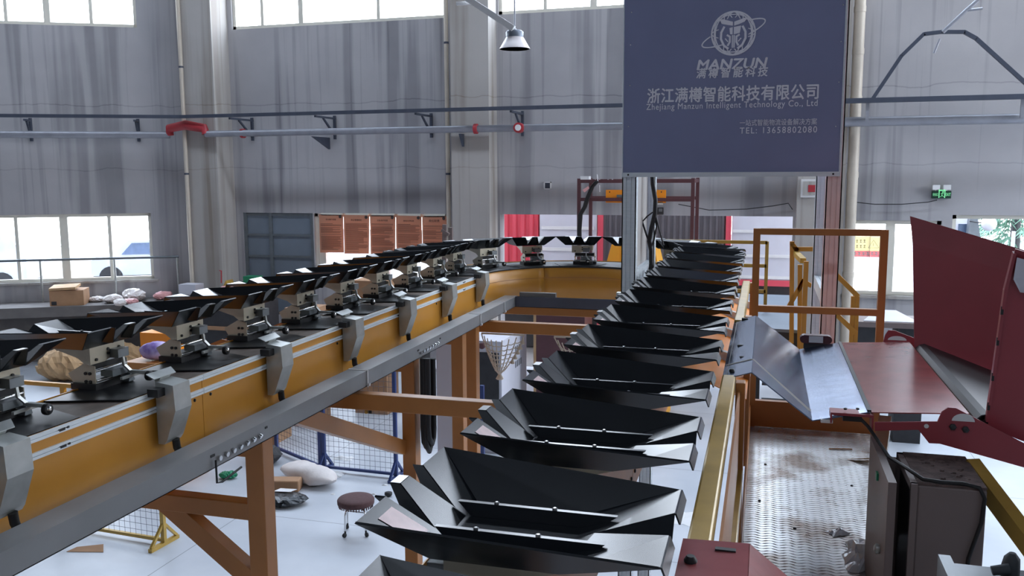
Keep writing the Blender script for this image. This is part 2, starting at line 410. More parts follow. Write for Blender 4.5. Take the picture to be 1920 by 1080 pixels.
# ---- windows: frame, mullions, panes
def window(n, a, b, z0, z1, put, splits, rails=(), sill=True):
    f = MB(); t = .07
    put(f, a, b, z1-t, z1); put(f, a, b, z0, z0+t); put(f, a, a+t, z0, z1); put(f, b-t, b, z0, z1)
    for q, wd in splits: put(f, q-wd/2, q+wd/2, z0+t, z1-t)
    for z in rails: put(f, a, b, z-.03, z+.03)
    o = struct(f.build('window_%d' % n, 'pvc'))
    return o
def putb(y0, y1): return lambda m, a, b, c, d: m.box((min(a, b), y0, c), (max(a, b), y1, d))
def pane(win, n, pts): 
    p = MB(); p.quad(*pts); q = p.build('glass_pane', 'glass', win); return q
def back_window(n, hole, px_split, rails=(), glassed=True):
    a, b, z0, z1 = hole
    w_ = window(n, a, b, z0, z1, putb(YW+.05, YW+.13), [(wx(p, 300), wd) for p, wd in px_split], rails)
    pane(w_, n, [(a, YW+.09, z0), (b, YW+.09, z0), (b, YW+.09, z1), (a, YW+.09, z1)])
    return w_
back_window(1, holes['high_middle'], [(500, .07), (571, .11), (714, .07)])
back_window(2, holes['high_right'], [(1021, .07), (1110, .13), (1250, .07), (1380, .11)])
back_window(3, holes['right'], [(1677, .16), (1640, .0001)])
back_window(4, holes['far_right'], [(1990, .1)])
back_window(5, holes['posters'], [(597, .16), (720, .07)])
back_window(8, holes['high_far'], [(1760, .07), (1850, .11), (1990, .07), (2100, .11)])
def lputw(m, a, b, c, d):
    a, b = min(a, b), max(a, b); P = [lw(a, c, -.05), lw(b, c, -.05), lw(b, c, -.13), lw(a, c, -.13)]; m.prism(P, (0, 0, d-c))
for n, (a, b, z0, z1), sp in ((6, lh[0], [(1.60, .07), (2.49, .13), (3.3, .07)]), (7, lh[1], [(1.50, .07), (2.45, .17), (3.42, .07)])):
    w_ = window(n, a, b, z0, z1, lputw, sp)
    pane(w_, n, [lw(a, z0, -.09), lw(b, z0, -.09), lw(b, z1, -.09), lw(a, z1, -.09)])
# sills under the low windows
mb = MB(); mb.prism([lw(.5, H(2.42), .05), lw(4.7, H(2.42), .05), lw(4.7, H(2.42), -.05), lw(.5, H(2.42), -.05)], (0, 0, .05)); struct(mb.build('trim_1', 'column'))
a, b, z0, z1 = holes['right']; mb = MB(); mb.box((a-.05, YW-.05, z0-.06), (b+.1, YW+.05, z0)); struct(mb.build('trim_2', 'column'))
for i, (hn, nm) in enumerate((('high_middle', 3), ('high_right', 4), ('high_far', 8), ('posters', 5), ('right', 6), ('far_right', 7))):
    a, b, z0, z1 = holes[hn]; portal('daylight_portal', ((a+b)/2, YW+.02, (z0+z1)/2), b-a, z1-z0, (0, -1, 0))
a, b, z0, z1 = holes['dock']; portal('daylight_portal', ((a+b)/2, YW+.02, (z0+z1)/2), b-a, z1-z0, (0, -1, 0))
for a, b, z0, z1 in lh: portal('daylight_portal', lw((a+b)/2, (z0+z1)/2, -.02), b-a, z1-z0, (.48, -.877, 0))
for y0, y1 in ((-6.6, -5.9), (12.2, 13.2)): portal('daylight_portal', (-6.5, (y0+y1)/2, 12.6), 31, y1-y0, (0, 0, -1))
portal('daylight_portal', (14, 12.5, 7.3), 5.4, 9, (-1, 0, 0))

# steel-sheet shutter closing the opening beside the posters
a, b, z0, z1 = holes['sheet']
d = struct(MB().box((a, YW+.06, z0), (b, YW+.1, z1)).build('door_1', 'doorgrey'))
f = MB()
for x in (a+.04, wx(506, 420), b-.04): f.box((x-.04, YW+.02, z0), (x+.04, YW+.06, z1))
for z in (z1-.04, atY(520, 441, YW).z, atY(520, 481, YW).z, atY(520, 522, YW).z, z0+.04): f.box((a, YW+.03, z-.025), (b, YW+.06, z+.025))
f.build('door_frame', 'steel', d)

# raised dock ledge along the left wall, with its railing
zl = H(2.8)
mb = MB(); mb.prism([lw(-.1, zl-.22, .02), lw(14, zl-.22, .02), lw(14, zl-.22, 1.0), lw(-.1, zl-.22, 1.0)], (0, 0, .22)); struct(mb.build('ledge', 'dockwall'))
mb = MB(); mb.prism([lw(-.1, 0, .02), lw(14, 0, .02), lw(14, 0, .35), lw(-.1, 0, .35)], (0, 0, zl-.22)); struct(mb.build('ledge_wall', 'dockwall'))
g = W('ledge_railing', 'grey tube railing in front of the low left window', 'railing', lw(2, zl, .15))
zr = H(1.86)
g.part(MB().tube([lw(0.02, zr, .15), lw(.15, zr, .15), lw(7, zr, .15)], .028), 'top_rail', 'steel')
for t in (.06, 1.40, 2.93, 4.4): g.part(MB().tube([lw(t, zl, .15), lw(t, zr-.02, .15)], .024), 'post', 'galv')

# ================================================================== PIPES, DUCTS AND FITTINGS ON THE WALLS
g = W('downpipe', 'thin pale pipe running down beside the left column', 'pipe', (-12.45, 16.8, zl))
a0 = atY(331, 0, 16.75); a1 = atY(357, 528, 16.75)
xm = (a0.x+a1.x)/2
g.part(MB().tube([(xm, 16.8, zl), (xm, 16.8, 10)], .045), 'tube', 'pipe')
for py in (125, 326): p = atY(340, py, 16.75); g.part(MB().tube([(xm, 16.8, p.z-.02), (xm, 16.8, p.z+.02)], .052), 'coupling', 'duct')
g = W('downpipe', 'thin pale pipe running down beside the middle column', 'pipe', (-6.2, 17.4, 0))
xm = atY(839, 250, 17.35).x
g.part(MB().tube([(xm, 17.35, 0), (xm, 17.35, 10)], .047), 'tube', 'pipe')
for py in (80, 326): p = atY(840, py, 17.35); g.part(MB().tube([(xm, 17.35, p.z-.02), (xm, 17.35, p.z+.02)], .054), 'coupling', 'duct')
g = W('rain_downpipe', 'thick beige rain pipe right of the sign', 'pipe', (1.55, 17.3, 0))
xm = atY(1600, 300, 17.2).x
g.part(MB().tube([(xm, 17.2, 0), (xm, 17.2, 10)], .095, 14), 'tube', 'pipe')
for py in (18, 97, 186, 328, 515): p = atY(1598, py, 17.2); g.part(MB().tube([(xm, 17.2, p.z-.05), (xm, 17.2, p.z+.05)], .103, 14), 'socket', 'pipe')
# fire main: along the left wall, round the column, along the back wall
g = W('fire_main', 'grey fire pipe with red fittings along the walls', 'pipe', (-9, 17.2, H(-.87)))
zf = H(-.87)
g.part(MB().tube([lw(14, zf, .22), lw(.02, zf, .5)], .075, 10), 'pipe_run', 'greypipe')
g.part(MB().tube([(atY(386, 250, 16.74).x, 16.74, zf), (-6.2, 16.8, zf), (1.2, 16.8, zf)], .07, 10), 'pipe_run', 'greypipe')
e0, e1 = lw(.02, zf, .5), Vector((atY(386, 250, 16.74).x, 16.74, zf)); mid = (e0+e1)/2
g.part(MB().tube([e0, e0+Vector((.02, -.03, .14)), mid+Vector((-.0, -.06, .20)), e1+Vector((-.03, 0, .12)), e1], [.085, .095, .105, .095, .085], 10), 'elbow', 'valvered')
for px, py in ((455, 252), (892, 245)):
    p = atY(px, py, 16.78); g.part(MB().tube([(p.x-.035, 16.79, zf), (p.x+.035, 16.79, zf)], .1, 12), 'clamp', 'valvered')
p = atY(973, 244, 16.72); v = g.part(MB().tube([(p.x, 16.8, zf), (p.x, 16.66, zf)], .1, 14), 'valve', 'valvered')
g.sub(MB().tube([(p.x, 16.66, zf), (p.x, 16.64, zf)], .06, 14), 'gauge', 'white', v)
for px, py, yb in ((605, 258, 17.5), (880, 262, 16.95)):
    p = atY(px, py, 17); g.part(MB().prism([(p.x-.14, yb, zf-.09), (p.x-.14, 16.75, zf-.09), (p.x-.14, yb, zf-.34)], (.05, 0, 0)), 'bracket', 'duct')
g = W('fire_main', 'thick grey pipe running right from the sign above the exit light', 'pipe', (3, 17.2, H(-1.0)))
p0, p1 = atY(1584, 229, 16.9), atY(1920, 222, 16.9)
g.part(MB().tube([(p0.x-.3, 16.9, (p0.z+p1.z)/2), (6.5, 16.9, (p0.z+p1.z)/2)], .085, 12), 'pipe_run', 'greypipe')
# dark cable duct above it with angle brackets
zd = H(-1.24)
g = W('cable_duct', 'dark narrow cable duct above the fire pipe on the left', 'cable duct', (-9, 17, zd))
g.part(MB().bar(lw(14, zd, .45), (-12.2, 16.6, zd), .07, .07), 'channel', 'duct')
g.part(MB().bar((-12.2, 16.6, zd), (.45, 16.6, zd), .07, .07), 'channel', 'duct')
for px in (450, 608, 793, 968):
    p = atY(px, 222, 17.0); b_ = MB(); b_.bar((p.x, 17.5, zd-.06), (p.x, 16.6, zd-.06), .04, .04); b_.bar((p.x, 17.45, zd-.42), (p.x, 16.95, zd-.08), .035, .035); b_.bar((p.x, 17.46, zd-.5), (p.x, 17.46, zd), .05, .05)
    g.part(b_, 'bracket', 'duct')
for t in (.75, 2.95):
    b_ = MB(); b_.bar(lw(t, zd-.06, 0), lw(t, zd-.06, .45), .04, .04); b_.bar(lw(t, zd-.42, .03), lw(t, zd-.08, .3), .035, .035); b_.bar(lw(t, zd-.5, .03), lw(t, zd, .03), .05, .05); g.part(b_, 'bracket', 'duct')
g = W('cable_duct', 'dark duct with a raised arch on the right wall', 'cable duct', (3, 17, H(-1.5)))
Q = lambda px, py: atY(px, py, 16.7)
p0, p1 = Q(1592, 190), Q(1925, 180); zq = (p0.z+p1.z)/2
g.part(MB().bar((p0.x-.3, 16.7, zq), (6.4, 16.7, zq), .08, .085), 'channel', 'duct')
pts = [Q(1635, 187), Q(1690, 105), Q(1732, 64), Q(1765, 60), Q(1808, 60), Q(1830, 72), Q(1925, 158)]
a_ = MB()
for i in range(len(pts)-1): a_.bar(pts[i], pts[i+1]+(pts[i+1]-pts[i]).normalized()*.01, .06, .07, (0, 1, 0))
g.part(a_, 'arch', 'duct')
for px in (1627, 1918):
    p = Q(px, 205); g.part(MB().bar((p.x, 16.75, zq-.35), (p.x, 16.75, zq), .05, .04), 'bracket', 'greypipe')
g = W('strut_rod', 'thin pale diagonal rod hanging at the top right', 'rod', Q(1790, 60))
g.part(MB().tube([atY(1834, 0, 15.8), atY(1811, 20, 15.8), atY(1768, 60, 15.8)], .03, 6), 'rod', 'greypipe')
g.part(MB().tube([atY(1811, 20, 15.8), atY(1842, 16, 15.8)], .02, 6), 'side_arm', 'greypipe')
g.part(MB().tube([atY(1762, 73, 15.8), atY(1751, 100, 15.8)], .02, 6), 'drop_rod', 'greypipe')

# hanging bell lamp on its support channel
LY = 12.5
g = W('high_bay_lamp', 'bell-shaped hanging lamp below a pale diagonal channel', 'lamp', atY(965, 90, LY))
p = atY(965, 60, LY); k = (atY(993, 60, LY).x-atY(937, 60, LY).x)/2
zb = atY(965, 92, LY).z; zm = atY(965, 70, LY).z; zt = atY(965, 60, LY).z
shade = g.part(MB().lathe([(k, zb), (k*.56, zm), (k*.50, zm), (k*.96, zb)], (p.x, LY, 0), n=28), 'shade', 'lampglass')
g.part(MB().lathe([(k*.56, zm-.005), (k*.57, zt), (k*.45, zt+.02)], (p.x, LY, 0), n=24), 'housing', 'lamp')
g.part(MB().tube([(p.x, LY, zt), (p.x, LY, zt+.06), (p.x, LY, 12.6)], [.05, .012, .012], 8), 'cord', 'greypipe')
q0, q1 = atY(885, 3, LY-.1), atY(963, 54, LY-.1)
g = W('support_channel', 'pale steel channel sloping down to the hanging lamp', 'channel', q0)
g.part(MB().bar(q0+(q0-q1)*1.5, q1, .07, .085), 'channel', 'white')
g.part(MB().bar(atY(856, 7, LY), atY(884, 5, LY), .05, .05), 'side_arm', 'white')

# lit exit sign
def exit_sign():
    Y = 17.42; a, b = atY(1747.5, 372, Y), atY(1784, 358, Y)
    g = W('exit_sign', 'small green lit exit sign with two lamp heads', 'exit sign', ((a.x+b.x)/2, Y, a.z))
    g.part(MB().box((a.x, Y, a.z), (b.x, 17.5, b.z)), 'sign_box', 'signgreen')
    w_ = b.x-a.x; h_ = b.z-a.z; c = (a.x+b.x)/2
    s = MB(); x0, x1 = c-w_*.16, c+w_*.18
    y = Y-.004
    for lo, hi in (((x0, y, a.z+.01), (x0+.012, y+.003, b.z+.02)), ((x1-.012, y, a.z+.01), (x1, y+.003, b.z+.02)), ((x0, y, b.z), (x1, y+.003, b.z+.02))): s.box(lo, hi)
    e = lambda u, v: (x0+(x1-x0)*u, y+.002, a.z+h_*v)
    for p, q in (((.55, .72), (.5, .45)), ((.5, .45), (.72, .25)), ((.72, .25), (.85, .2)), ((.5, .45), (.35, .22)), ((.35, .22), (.15, .25)), ((.55, .72), (.8, .6)), ((.55, .72), (.3, .6))):
        s.bar(e(*p), e(*q), .004, .013, (0, 1, 0))
    s.tube([(x0+(x1-x0)*.66, y, a.z+h_*.86), (x0+(x1-x0)*.66, y+.004, a.z+h_*.86)], .012, 10)
    g.part(s, 'running_figure', 'signlit')
    for txt, x in (('EXIT', c+w_*.34), ('安全出口', c-w_*.335)):
        t = text_obj(txt, w_*.27, Y-.003, (x, a.z+h_*.33), 'signlit', g, 'lettering', hgt=h_*.4)
    for px in (1755, 1775.5):
        q = atY(px, 352, Y-.03); hd = g.part(MB().box((q.x-.06, Y-.07, q.z-.035), (q.x+.06, Y, q.z+.05)), 'lamp_head', 'white')
        g.sub(MB().box((q.x-.01, Y-.02, a.z+h_), (q.x+.01, Y, q.z-.03)), 'neck', 'white', hd)
def text_obj(txt, width, y, xz, m, g, name, hgt=None, bold=0, skew=0, space=1, anchor='c'):
    """flat lettering on a plane facing the hall, scaled to the given width (and height)"""
    c = bpy.data.curves.new(name, 'FONT'); c.body = txt; c.size = 1; c.shear = skew; c.space_character = space
    c.fill_mode = 'FRONT'; c.resolution_u = 4
    tmp = bpy.data.objects.new('tmp', c); COL.objects.link(tmp)
    dg = bpy.context.evaluated_depsgraph_get(); me = bpy.data.meshes.new_from_object(tmp.evaluated_get(dg))
    bpy.data.objects.remove(tmp)
    vs = [v.co.copy() for v in me.vertices]; fs = [tuple(p.vertices) for p in me.polygons]
    xs = [v.x for v in vs]; ys = [v.y for v in vs]
    sw = width/(max(xs)-min(xs)); sh = (hgt/(max(ys)-min(ys))) if hgt else sw
    cx = (max(xs)+min(xs))/2; q = MB()
    for k, (dx, dz) in enumerate(((0, 0), (bold, 0), (-bold, 0), (0, bold), (0, -bold)) if bold else ((0, 0),)):
        q.add([((v.x-cx+dx)*sw, -.0003*k, (v.y-min(ys)+dz)*sh) for v in vs], fs)
    o = q.build(name, m, g.o); o.location = Vector((xz[0], y, xz[1]))-g.loc
    bpy.data.meshes.remove(me); return o
exit_sign()
cb = [atY(px, py, 17.42) for px, py in ((1603, 379), (1640, 383), (1690, 383), (1740, 379), (1757, 375))]
single(MB().tube(cb, .008, 6), 'wall_cable', 'black', 'thin black cable drooping from the exit sign to the rain pipe', 'cable')
cb = [atY(px, py, 17.42) for px, py in ((1272, 383), (1330, 394), (1400, 392), (1450, 386), (1478, 381), (1486, 393))]
single(MB().tube(cb, .008, 6), 'wall_cable', 'black', 'thin black cable drooping along the lintel left of the right post', 'cable')
# notice box on the third column
a, b = atY(1501, 370, 16.95), atY(1535, 336, 16.95)
g = W('notice_box', 'white wall box with a red badge behind the right post', 'wall box', (a.x, 16.95, a.z))
g.part(MB().box((a.x, 16.93, a.z), (b.x, 17.0, b.z)), 'box', 'white')
a2, b2 = atY(1505, 366, 16.93), atY(1531, 340, 16.93); g.part(MB().box((a2.x, 16.915, a2.z), (b2.x, 16.93, b2.z)), 'front', 'column')
a3, b3 = atY(1515, 360, 16.91), atY(1529, 347, 16.91); g.part(MB().box((a3.x, 16.905, a3.z), (b3.x, 16.915, b3.z)), 'badge', 'valvered')
# hole and dark socket hole in the wall
p = atY(1027, 348, 17.49); r_ = MB(); r_.tube([(p.x, 17.44, p.z), (p.x, 17.5, p.z)], .085, 4); 
g = W('wall_opening_sleeve', 'small pale-edged square hole in the wall left of the scaffold', 'wall hole', (p.x, 17.45, p.z-.06))
r1 = MB(); s_ = .075
r1.box((p.x-s_, 17.45, p.z-s_), (p.x-s_+.02, 17.5, p.z+s_)); r1.box((p.x+s_-.02, 17.45, p.z-s_), (p.x+s_, 17.5, p.z+s_)); r1.box((p.x-s_, 17.45, p.z+s_-.02), (p.x+s_, 17.5, p.z+s_)); r1.box((p.x-s_, 17.45, p.z-s_), (p.x+s_, 17.5, p.z-s_+.02))
g.part(r1, 'rim', 'white'); g.part(MB().box((p.x-s_+.02, 17.475, p.z-s_+.02), (p.x+s_-.02, 17.5, p.z+s_-.02)), 'hole', 'duct')

# posters hung in the window beside the sheet door
tops = [(598, 402), (644, 403), (693, 403.5), (742, 404), (791, 405), (838, 405)]
titles = ['安全操作规程', '作业管理规定', '设备维护制度', '消防安全责任制', '岗位职责']
for i in range(5):
    Y = 17.44; a = atY(tops[i][0]+(.3 if i else 0), tops[i][1], Y); b = atY(tops[i+1][0]-(.5 if i < 4 else 0), tops[i+1][1], Y)
    zb = atY(620, 474+(0, 1, 2, 2, 2)[i], Y).z
    nm = ['leftmost', 'second', 'middle', 'fourth', 'rightmost'][i]
    g = W('poster', nm+' of the five tan text posters hung at the window', 'poster', (a.x, Y, zb), 'tan posters at the window')
    bl = .012*(i % 2)
    g.part(MB().prism([(a.x, Y-bl, zb), (b.x-(.01, .035, .03, .0, 0)[i], Y, zb+.01), (b.x, Y, b.z), (a.x, Y-bl, a.z)], (0, .006, 0)), 'sheet', 'poster')
    w_ = b.x-a.x; cx = (a.x+b.x)/2; hgt = a.z-zb
    text_obj(titles[i], w_*.42, Y-.016, (cx, a.z-hgt*.15), 'ink', g, 'heading', bold=.01)
    g.part(MB().box((a.x+.04, Y, a.z-.02), (b.x-.04, YW+.002, ZH+.01)), 'hanging_strip', 'pvc')
    ln = MB(); z = a.z-hgt*.22
    while z > zb+.05:
        L_ = w_*random.choice((.86, .8, .84, .5, .84, .7))
        if random.random() < .88: ln.box((a.x+w_*.07, Y-.0175, z), (a.x+w_*.07+L_, Y-.0165, z+.007))
        z -= .021
    g.part(ln, 'text_lines', 'ink'); g.o.children[-1]['kind'] = 'stuff'
    g.part(MB().lathe([(.035, 0), (.035, .004)], (b.x-w_*.12, Y-.012, a.z-.045), (0, -1, 0), 12), 'clip', 'ink')

# ================================================================== THE LOOP SORTER
LCX, LCY, LR = -1.718, 7.93, 1.275           # centre and radius of the far bend (tray centres)
ZDK = H(.955)                                # top of the running deck
PITCH, S0 = .6, 1.69
def loop(s):
    """point, heading angle phi (outward direction) of the loop at the distance s along it"""
    if s < LCY: return LCX+LR, s, 0.0
    a = (s-LCY)/LR
    if a < PI: return LCX+LR*math.cos(a), LCY+LR*math.sin(a), a
    return LCX-LR, LCY-(s-LCY-PI*LR)+.06, PI

def make_carrier():
    root = thing('tray_carrier', 'x', 'sorter tray')
    I, O = -.285, .285
    B = .205                                   # floor of the tray above the deck
    T = .300                                   # rim
    # --- the moulded tray
    m = MB()
    iu, ou, fu = .24, .20, .15
    vin, vfo, ov = I+.115, I+.375, O
    To = T-.038
    A = lambda u, t: (u, I+(vin-I)*t, T+(B-T)*t)          # inner end wall, t = 0 at the rim, 1 at the floor
    def innerpt(u, t): return A(u*(1-t)+u*t*1.0, t)
    ap = .80
    left = [A(-iu, 0), A(-.102, 0), A(-.060, ap), A(-.024, 0), A(.024, 0), A(.060, ap), A(.102, 0), A(iu, 0), (fu, vin, B), (-fu, vin, B)]
    # wall pieces between the two notches
    def f(*p): m.add(p, [tuple(range(len(p)))])
    f(A(-iu, 0), A(-.102, 0), A(-.060, ap), (-.060, vin, B), (-fu, vin, B))
    f(A(-.024, 0), A(.024, 0), A(.060, ap), (.060, vin, B), (-.060, vin, B), A(-.060, ap))
    f(A(.102, 0), A(iu, 0), (fu, vin, B), (.060, vin, B), A(.060, ap))
    # the notch flanges, folded outwards to an upright front
    fv = I-.023
    def fl(u0, t0, u1, t1):
        a, b = A(u0, t0), A(u1, t1)
        f(a, b, (b[0], min(b[1], fv+.023*t1*3.0), b[2]), (a[0], fv, a[2]))
    for sgn in (-1, 1):
        fl(sgn*.102, 0, sgn*.060, ap); fl(sgn*.024, 0, sgn*.060, ap)
    f(A(-.024, 0), A(.024, 0), (.024, fv, T), (-.024, fv, T))
    # side walls
    for sg in (-1, 1):
        f((sg*iu, I, T), (sg*ou, ov, To), (sg*fu, vfo, B), (sg*fu, vin, B))
    # floor and the outlet apron with its groove
    f((-fu, vin, B), (fu, vin, B), (fu, vfo, B), (-fu, vfo, B))
    gA = (0, ov-.155, B+(To-B)*.36); gw = .058; gL = (-gw, ov, To); gR = (gw, ov, To); gB = (0, ov, To-.045)
    mid = (0, vfo, B)
    f((-fu, vfo, B), mid, gA, gL, (-ou, ov, To)); f(mid, (fu, vfo, B), (ou, ov, To), gR, gA)
    f(gA, gB, gL); f(gA, gR, gB)
    # turned-down lip
    lips = []
    for a_, b_ in ((-ou, -gw), (gw, ou)): lips.append(MB()); lips[-1].prism([(a_, ov-.001, To+.001), (b_, ov-.001, To+.001), (b_, ov+.008, To-.022), (a_, ov+.008, To-.022)], (0, .004, 0))
    tray = m.build('tray', 'tray', root, solid=.005)
    for q in lips: q.build('lip', 'tray', tray)
    # fixing ribs, nuts, sticker
    for sg in (-1, 1):
        r = MB(); u = sg*.072; h = .034
        r.prism([(u-.006, vin+.012, B+.003), (u-.006, vin-.018, B+h), (u-.006, vfo+.075, B+h), (u-.006, vfo+.035, B+.003)], (.012, 0, 0))
        rib = r.build('rib', 'tray', tray)
        for vv in (.07, .20):
            MB().lathe([(.006, 0), (.006, .004), (.003, .005)], (u, vin+vv, B+h), n=6, smooth=False).build('nut', 'chrome', rib)
    nrm = Vector((0, B-T, -(vin-I))).normalized()*-1
    e = [Vector(A(u, t))+nrm*.004 for u, t in ((.118, .16), (.182, .16), (.146, .74), (.086, .74))]
    st = MB(); st.add(e, [(0, 1, 2, 3)]); st.build('sticker', 'sticker', tray)
    # --- bracket under the tray
    b = MB(); b.prism([(-.11, -.118, .198), (.11, -.118, .198), (.11, -.118, .150), (.04, -.118, .142), (-.02, -.118, .122), (-.11, -.118, .122)], (0, .004, 0))
    for sg in (-1, 1): b.prism([(sg*.107, -.115, .198), (sg*.107, .12, .198), (sg*.107, -.05, .150), (sg*.107, -.085, .125), (sg*.107, -.115, .125)], (sg*.003, 0, 0))
    br = b.build('bracket', 'zinc', root)
    for u, z in ((-.075, .14), (.0, .175), (.0, .155), (.07, .172)): MB().lathe([(.007, 0), (.007, .006)], (u, -.118, z), (0, -1, 0), 8).build('bolt', 'blackmetal', br)
    # --- tipping gear
    for sg in (-1, 1):
        p = MB(); u = sg*.10
        p.prism([(u, -.112, .024), (u, -.112, .108), (u, -.055, .120), (u, .035, .07), (u, .01, .028)], (sg*.004, 0, 0))
        sp = p.build('side_plate', 'zinc', root)
        for v, z in ((-.085, .075), (-.062, .075), (-.085, .038), (-.062, .038)): MB().lathe([(.0075, 0), (.0075, .006)], (u+sg*.004, v, z), (sg, 0, 0), 8).build('bolt', 'blackmetal', sp)
    MB().box((-.099, -.09, .088), (.099, -.04, .115)).build('cross_block', 'blackmetal', root)
    r = MB(); r.tube([(-.099, -.108, .085), (.099, -.108, .085)], .006); r.tube([(-.099, -.108, .04), (.02, -.108, .04)], .008)
    r.build('guide_rod', 'chrome', root)
    h = MB(); h.box((-.035, -.185, .128), (.035, -.182, .168)); h.box((-.035, -.185, .165), (.035, -.115, .168)); h.box((-.035, -.185, .128), (-.032, -.115, .168)); h.box((.032, -.185, .128), (.035, -.115, .168)); h.build('cam_housing', 'steel', root)
    MB().box((-.12, -.125, .002), (.12, .01, .030)).build('base_block', 'black', root)
    mt = MB(); mt.box((-.06, -.17, .045), (.05, -.105, .075)); mt.prism([(.03, -.18, .004), (.07, -.18, .004), (.06, -.18, .05), (.045, -.18, .06)], (0, .05, 0)); mt.build('tip_motor', 'steel', root)
    a = MB(); a.bar((.0, -.175, .15), (.0, -.185, .085), .012, .012, (0, 1, 0)); a.bar((.0, -.185, .09), (.025, -.2, .055), .012, .012, (0, 1, 0)); a.bar((.025, -.19, .055), (.025, -.285, .055), .02, .014); a.bar((-.06, -.215, .04), (.07, -.215, .04), .012, .012)
    arm = a.build('wheel_arm', 'galv', root)
    wl = MB(); wl.lathe([(.012, 0), (.022, .002), (.023, .006), (.023, .018), (.021, .022), (.012, .022)], (.025, -.285, .040), (0, -1, 0), 16)
    wo_ = wl.build('wheel', 'black', root)
    MB().lathe([(.013, 0), (.013, .003), (.005, .006)], (.025, -.307, .040), (0, -1, 0), 12).build('hub', 'chrome', wo_)
    MB().prism([(-.16, -.40, -.004), (.16, -.40, -.004), (.275, -.065, -.004), (-.275, -.065, -.004)], (0, 0, .006)).build('cover_plate', 'blackmetal', root)
    for c in root.children:                    # the gear sits a little off the tray's middle
        n_ = c.name.split('.')[0]
        if n_ in ('side_plate', 'cross_block', 'guide_rod', 'base_block'): c.location = (.05, -.03, 0)
        elif n_ in ('cam_housing', 'tip_motor', 'wheel_arm', 'wheel'): c.location = (.07, -.01, .004)
        elif n_ == 'bracket': c.location = (.025, -.03, 0)
    return root

carrier0 = make_carrier()
used = False
def put_carrier(s, label, group, dphi=0):
    global used
    x, y, a = loop(s)
    o = carrier0 if not used else copy_tree(carrier0); used = True
    o.location = (x, y, ZDK); o.rotation_euler = (0, 0, a-PI/2)
    o['label'] = label; o['group'] = group
    return o
k_ = 0
sR = [S0+PITCH*k for k in range(-1, 11)]
for i in [*range(1, len(sR)), 0]:
    s = sR[i]
    if i == 0: lb = 'black tray at the bottom edge, only its corner in view'
    elif i == 1: lb = 'largest black tray, foremost in full view in the right row beside the stool'
    else: lb = 'black tray in the right row, %s counting back from the camera' % ORD[i]
    o = put_carrier(s, lb, 'black trays in the right row')
    if i == 0:                                # this tray sits pushed outwards on its carrier
        tl = [c for c in o.children if c.name.startswith('tray')][0]; tl.location = (0, .105, 0)
bend = [S0+PITCH*k for k in range(11, 17)]
for i, s in enumerate(bend):
    lb = ['black tray where the right row starts to turn, behind the hanging cables', 'black tray turning at the far right of the bend, half hidden by the cables',
          'black tray on the far bend partly behind the left aluminium post', 'black tray on the far bend facing us, below the maroon scaffold post',
          'black tray on the far bend facing us, in front of the pink container', 'black tray where the bend meets the left row'][i]
    put_carrier(s, lb, 'black trays on the far bend')
left = [S0+PITCH*k for k in range(17, 28)]
for i, s in enumerate(left):
    n = len(left)-1-i
    lb = 'black tray in the left row, cut by the left photo edge' if n == 0 else 'black tray in the left row, %s counting back from the camera' % ORD[n]
    put_carrier(s, lb, 'black trays in the left row')

# ---- the track under them
trk = thing('sorter_track', 'long yellow sided loop track carrying the black trays', 'conveyor track', (LCX, LCY, 0))
def tr(mb, name, m, parent=None, **k):
    mb.v = [(x-LCX, y-LCY, z) for x, y, z in mb.v]; return mb.build(name, m, parent or trk, **k)
RI, RO = .85, 1.22                           # inner and outer side panels
Zt, Zb = H(.949), H(1.295)
YN = .3                                      # near end of the straight runs
def arc(r, a0, a1, n): return [(LCX+r*math.cos(a0+(a1-a0)*i/n), LCY+r*math.sin(a0+(a1-a0)*i/n)) for i in range(n+1)]
def skirt(path, z0, z1, t=.004):
    n = len(path)
    return MB().add([(x, y, z) for z in (z0, z1) for x, y in path], [(i, i+1, n+i+1, n+i) for i in range(n-1)], n > 3)
xs_in_l, xs_in_r, xs_out_l, xs_out_r = LCX-RI, -.782, LCX-RO, LCX+RO
seams = [YN, 1.75, 3.55, 5.0, 6.75, LCY]
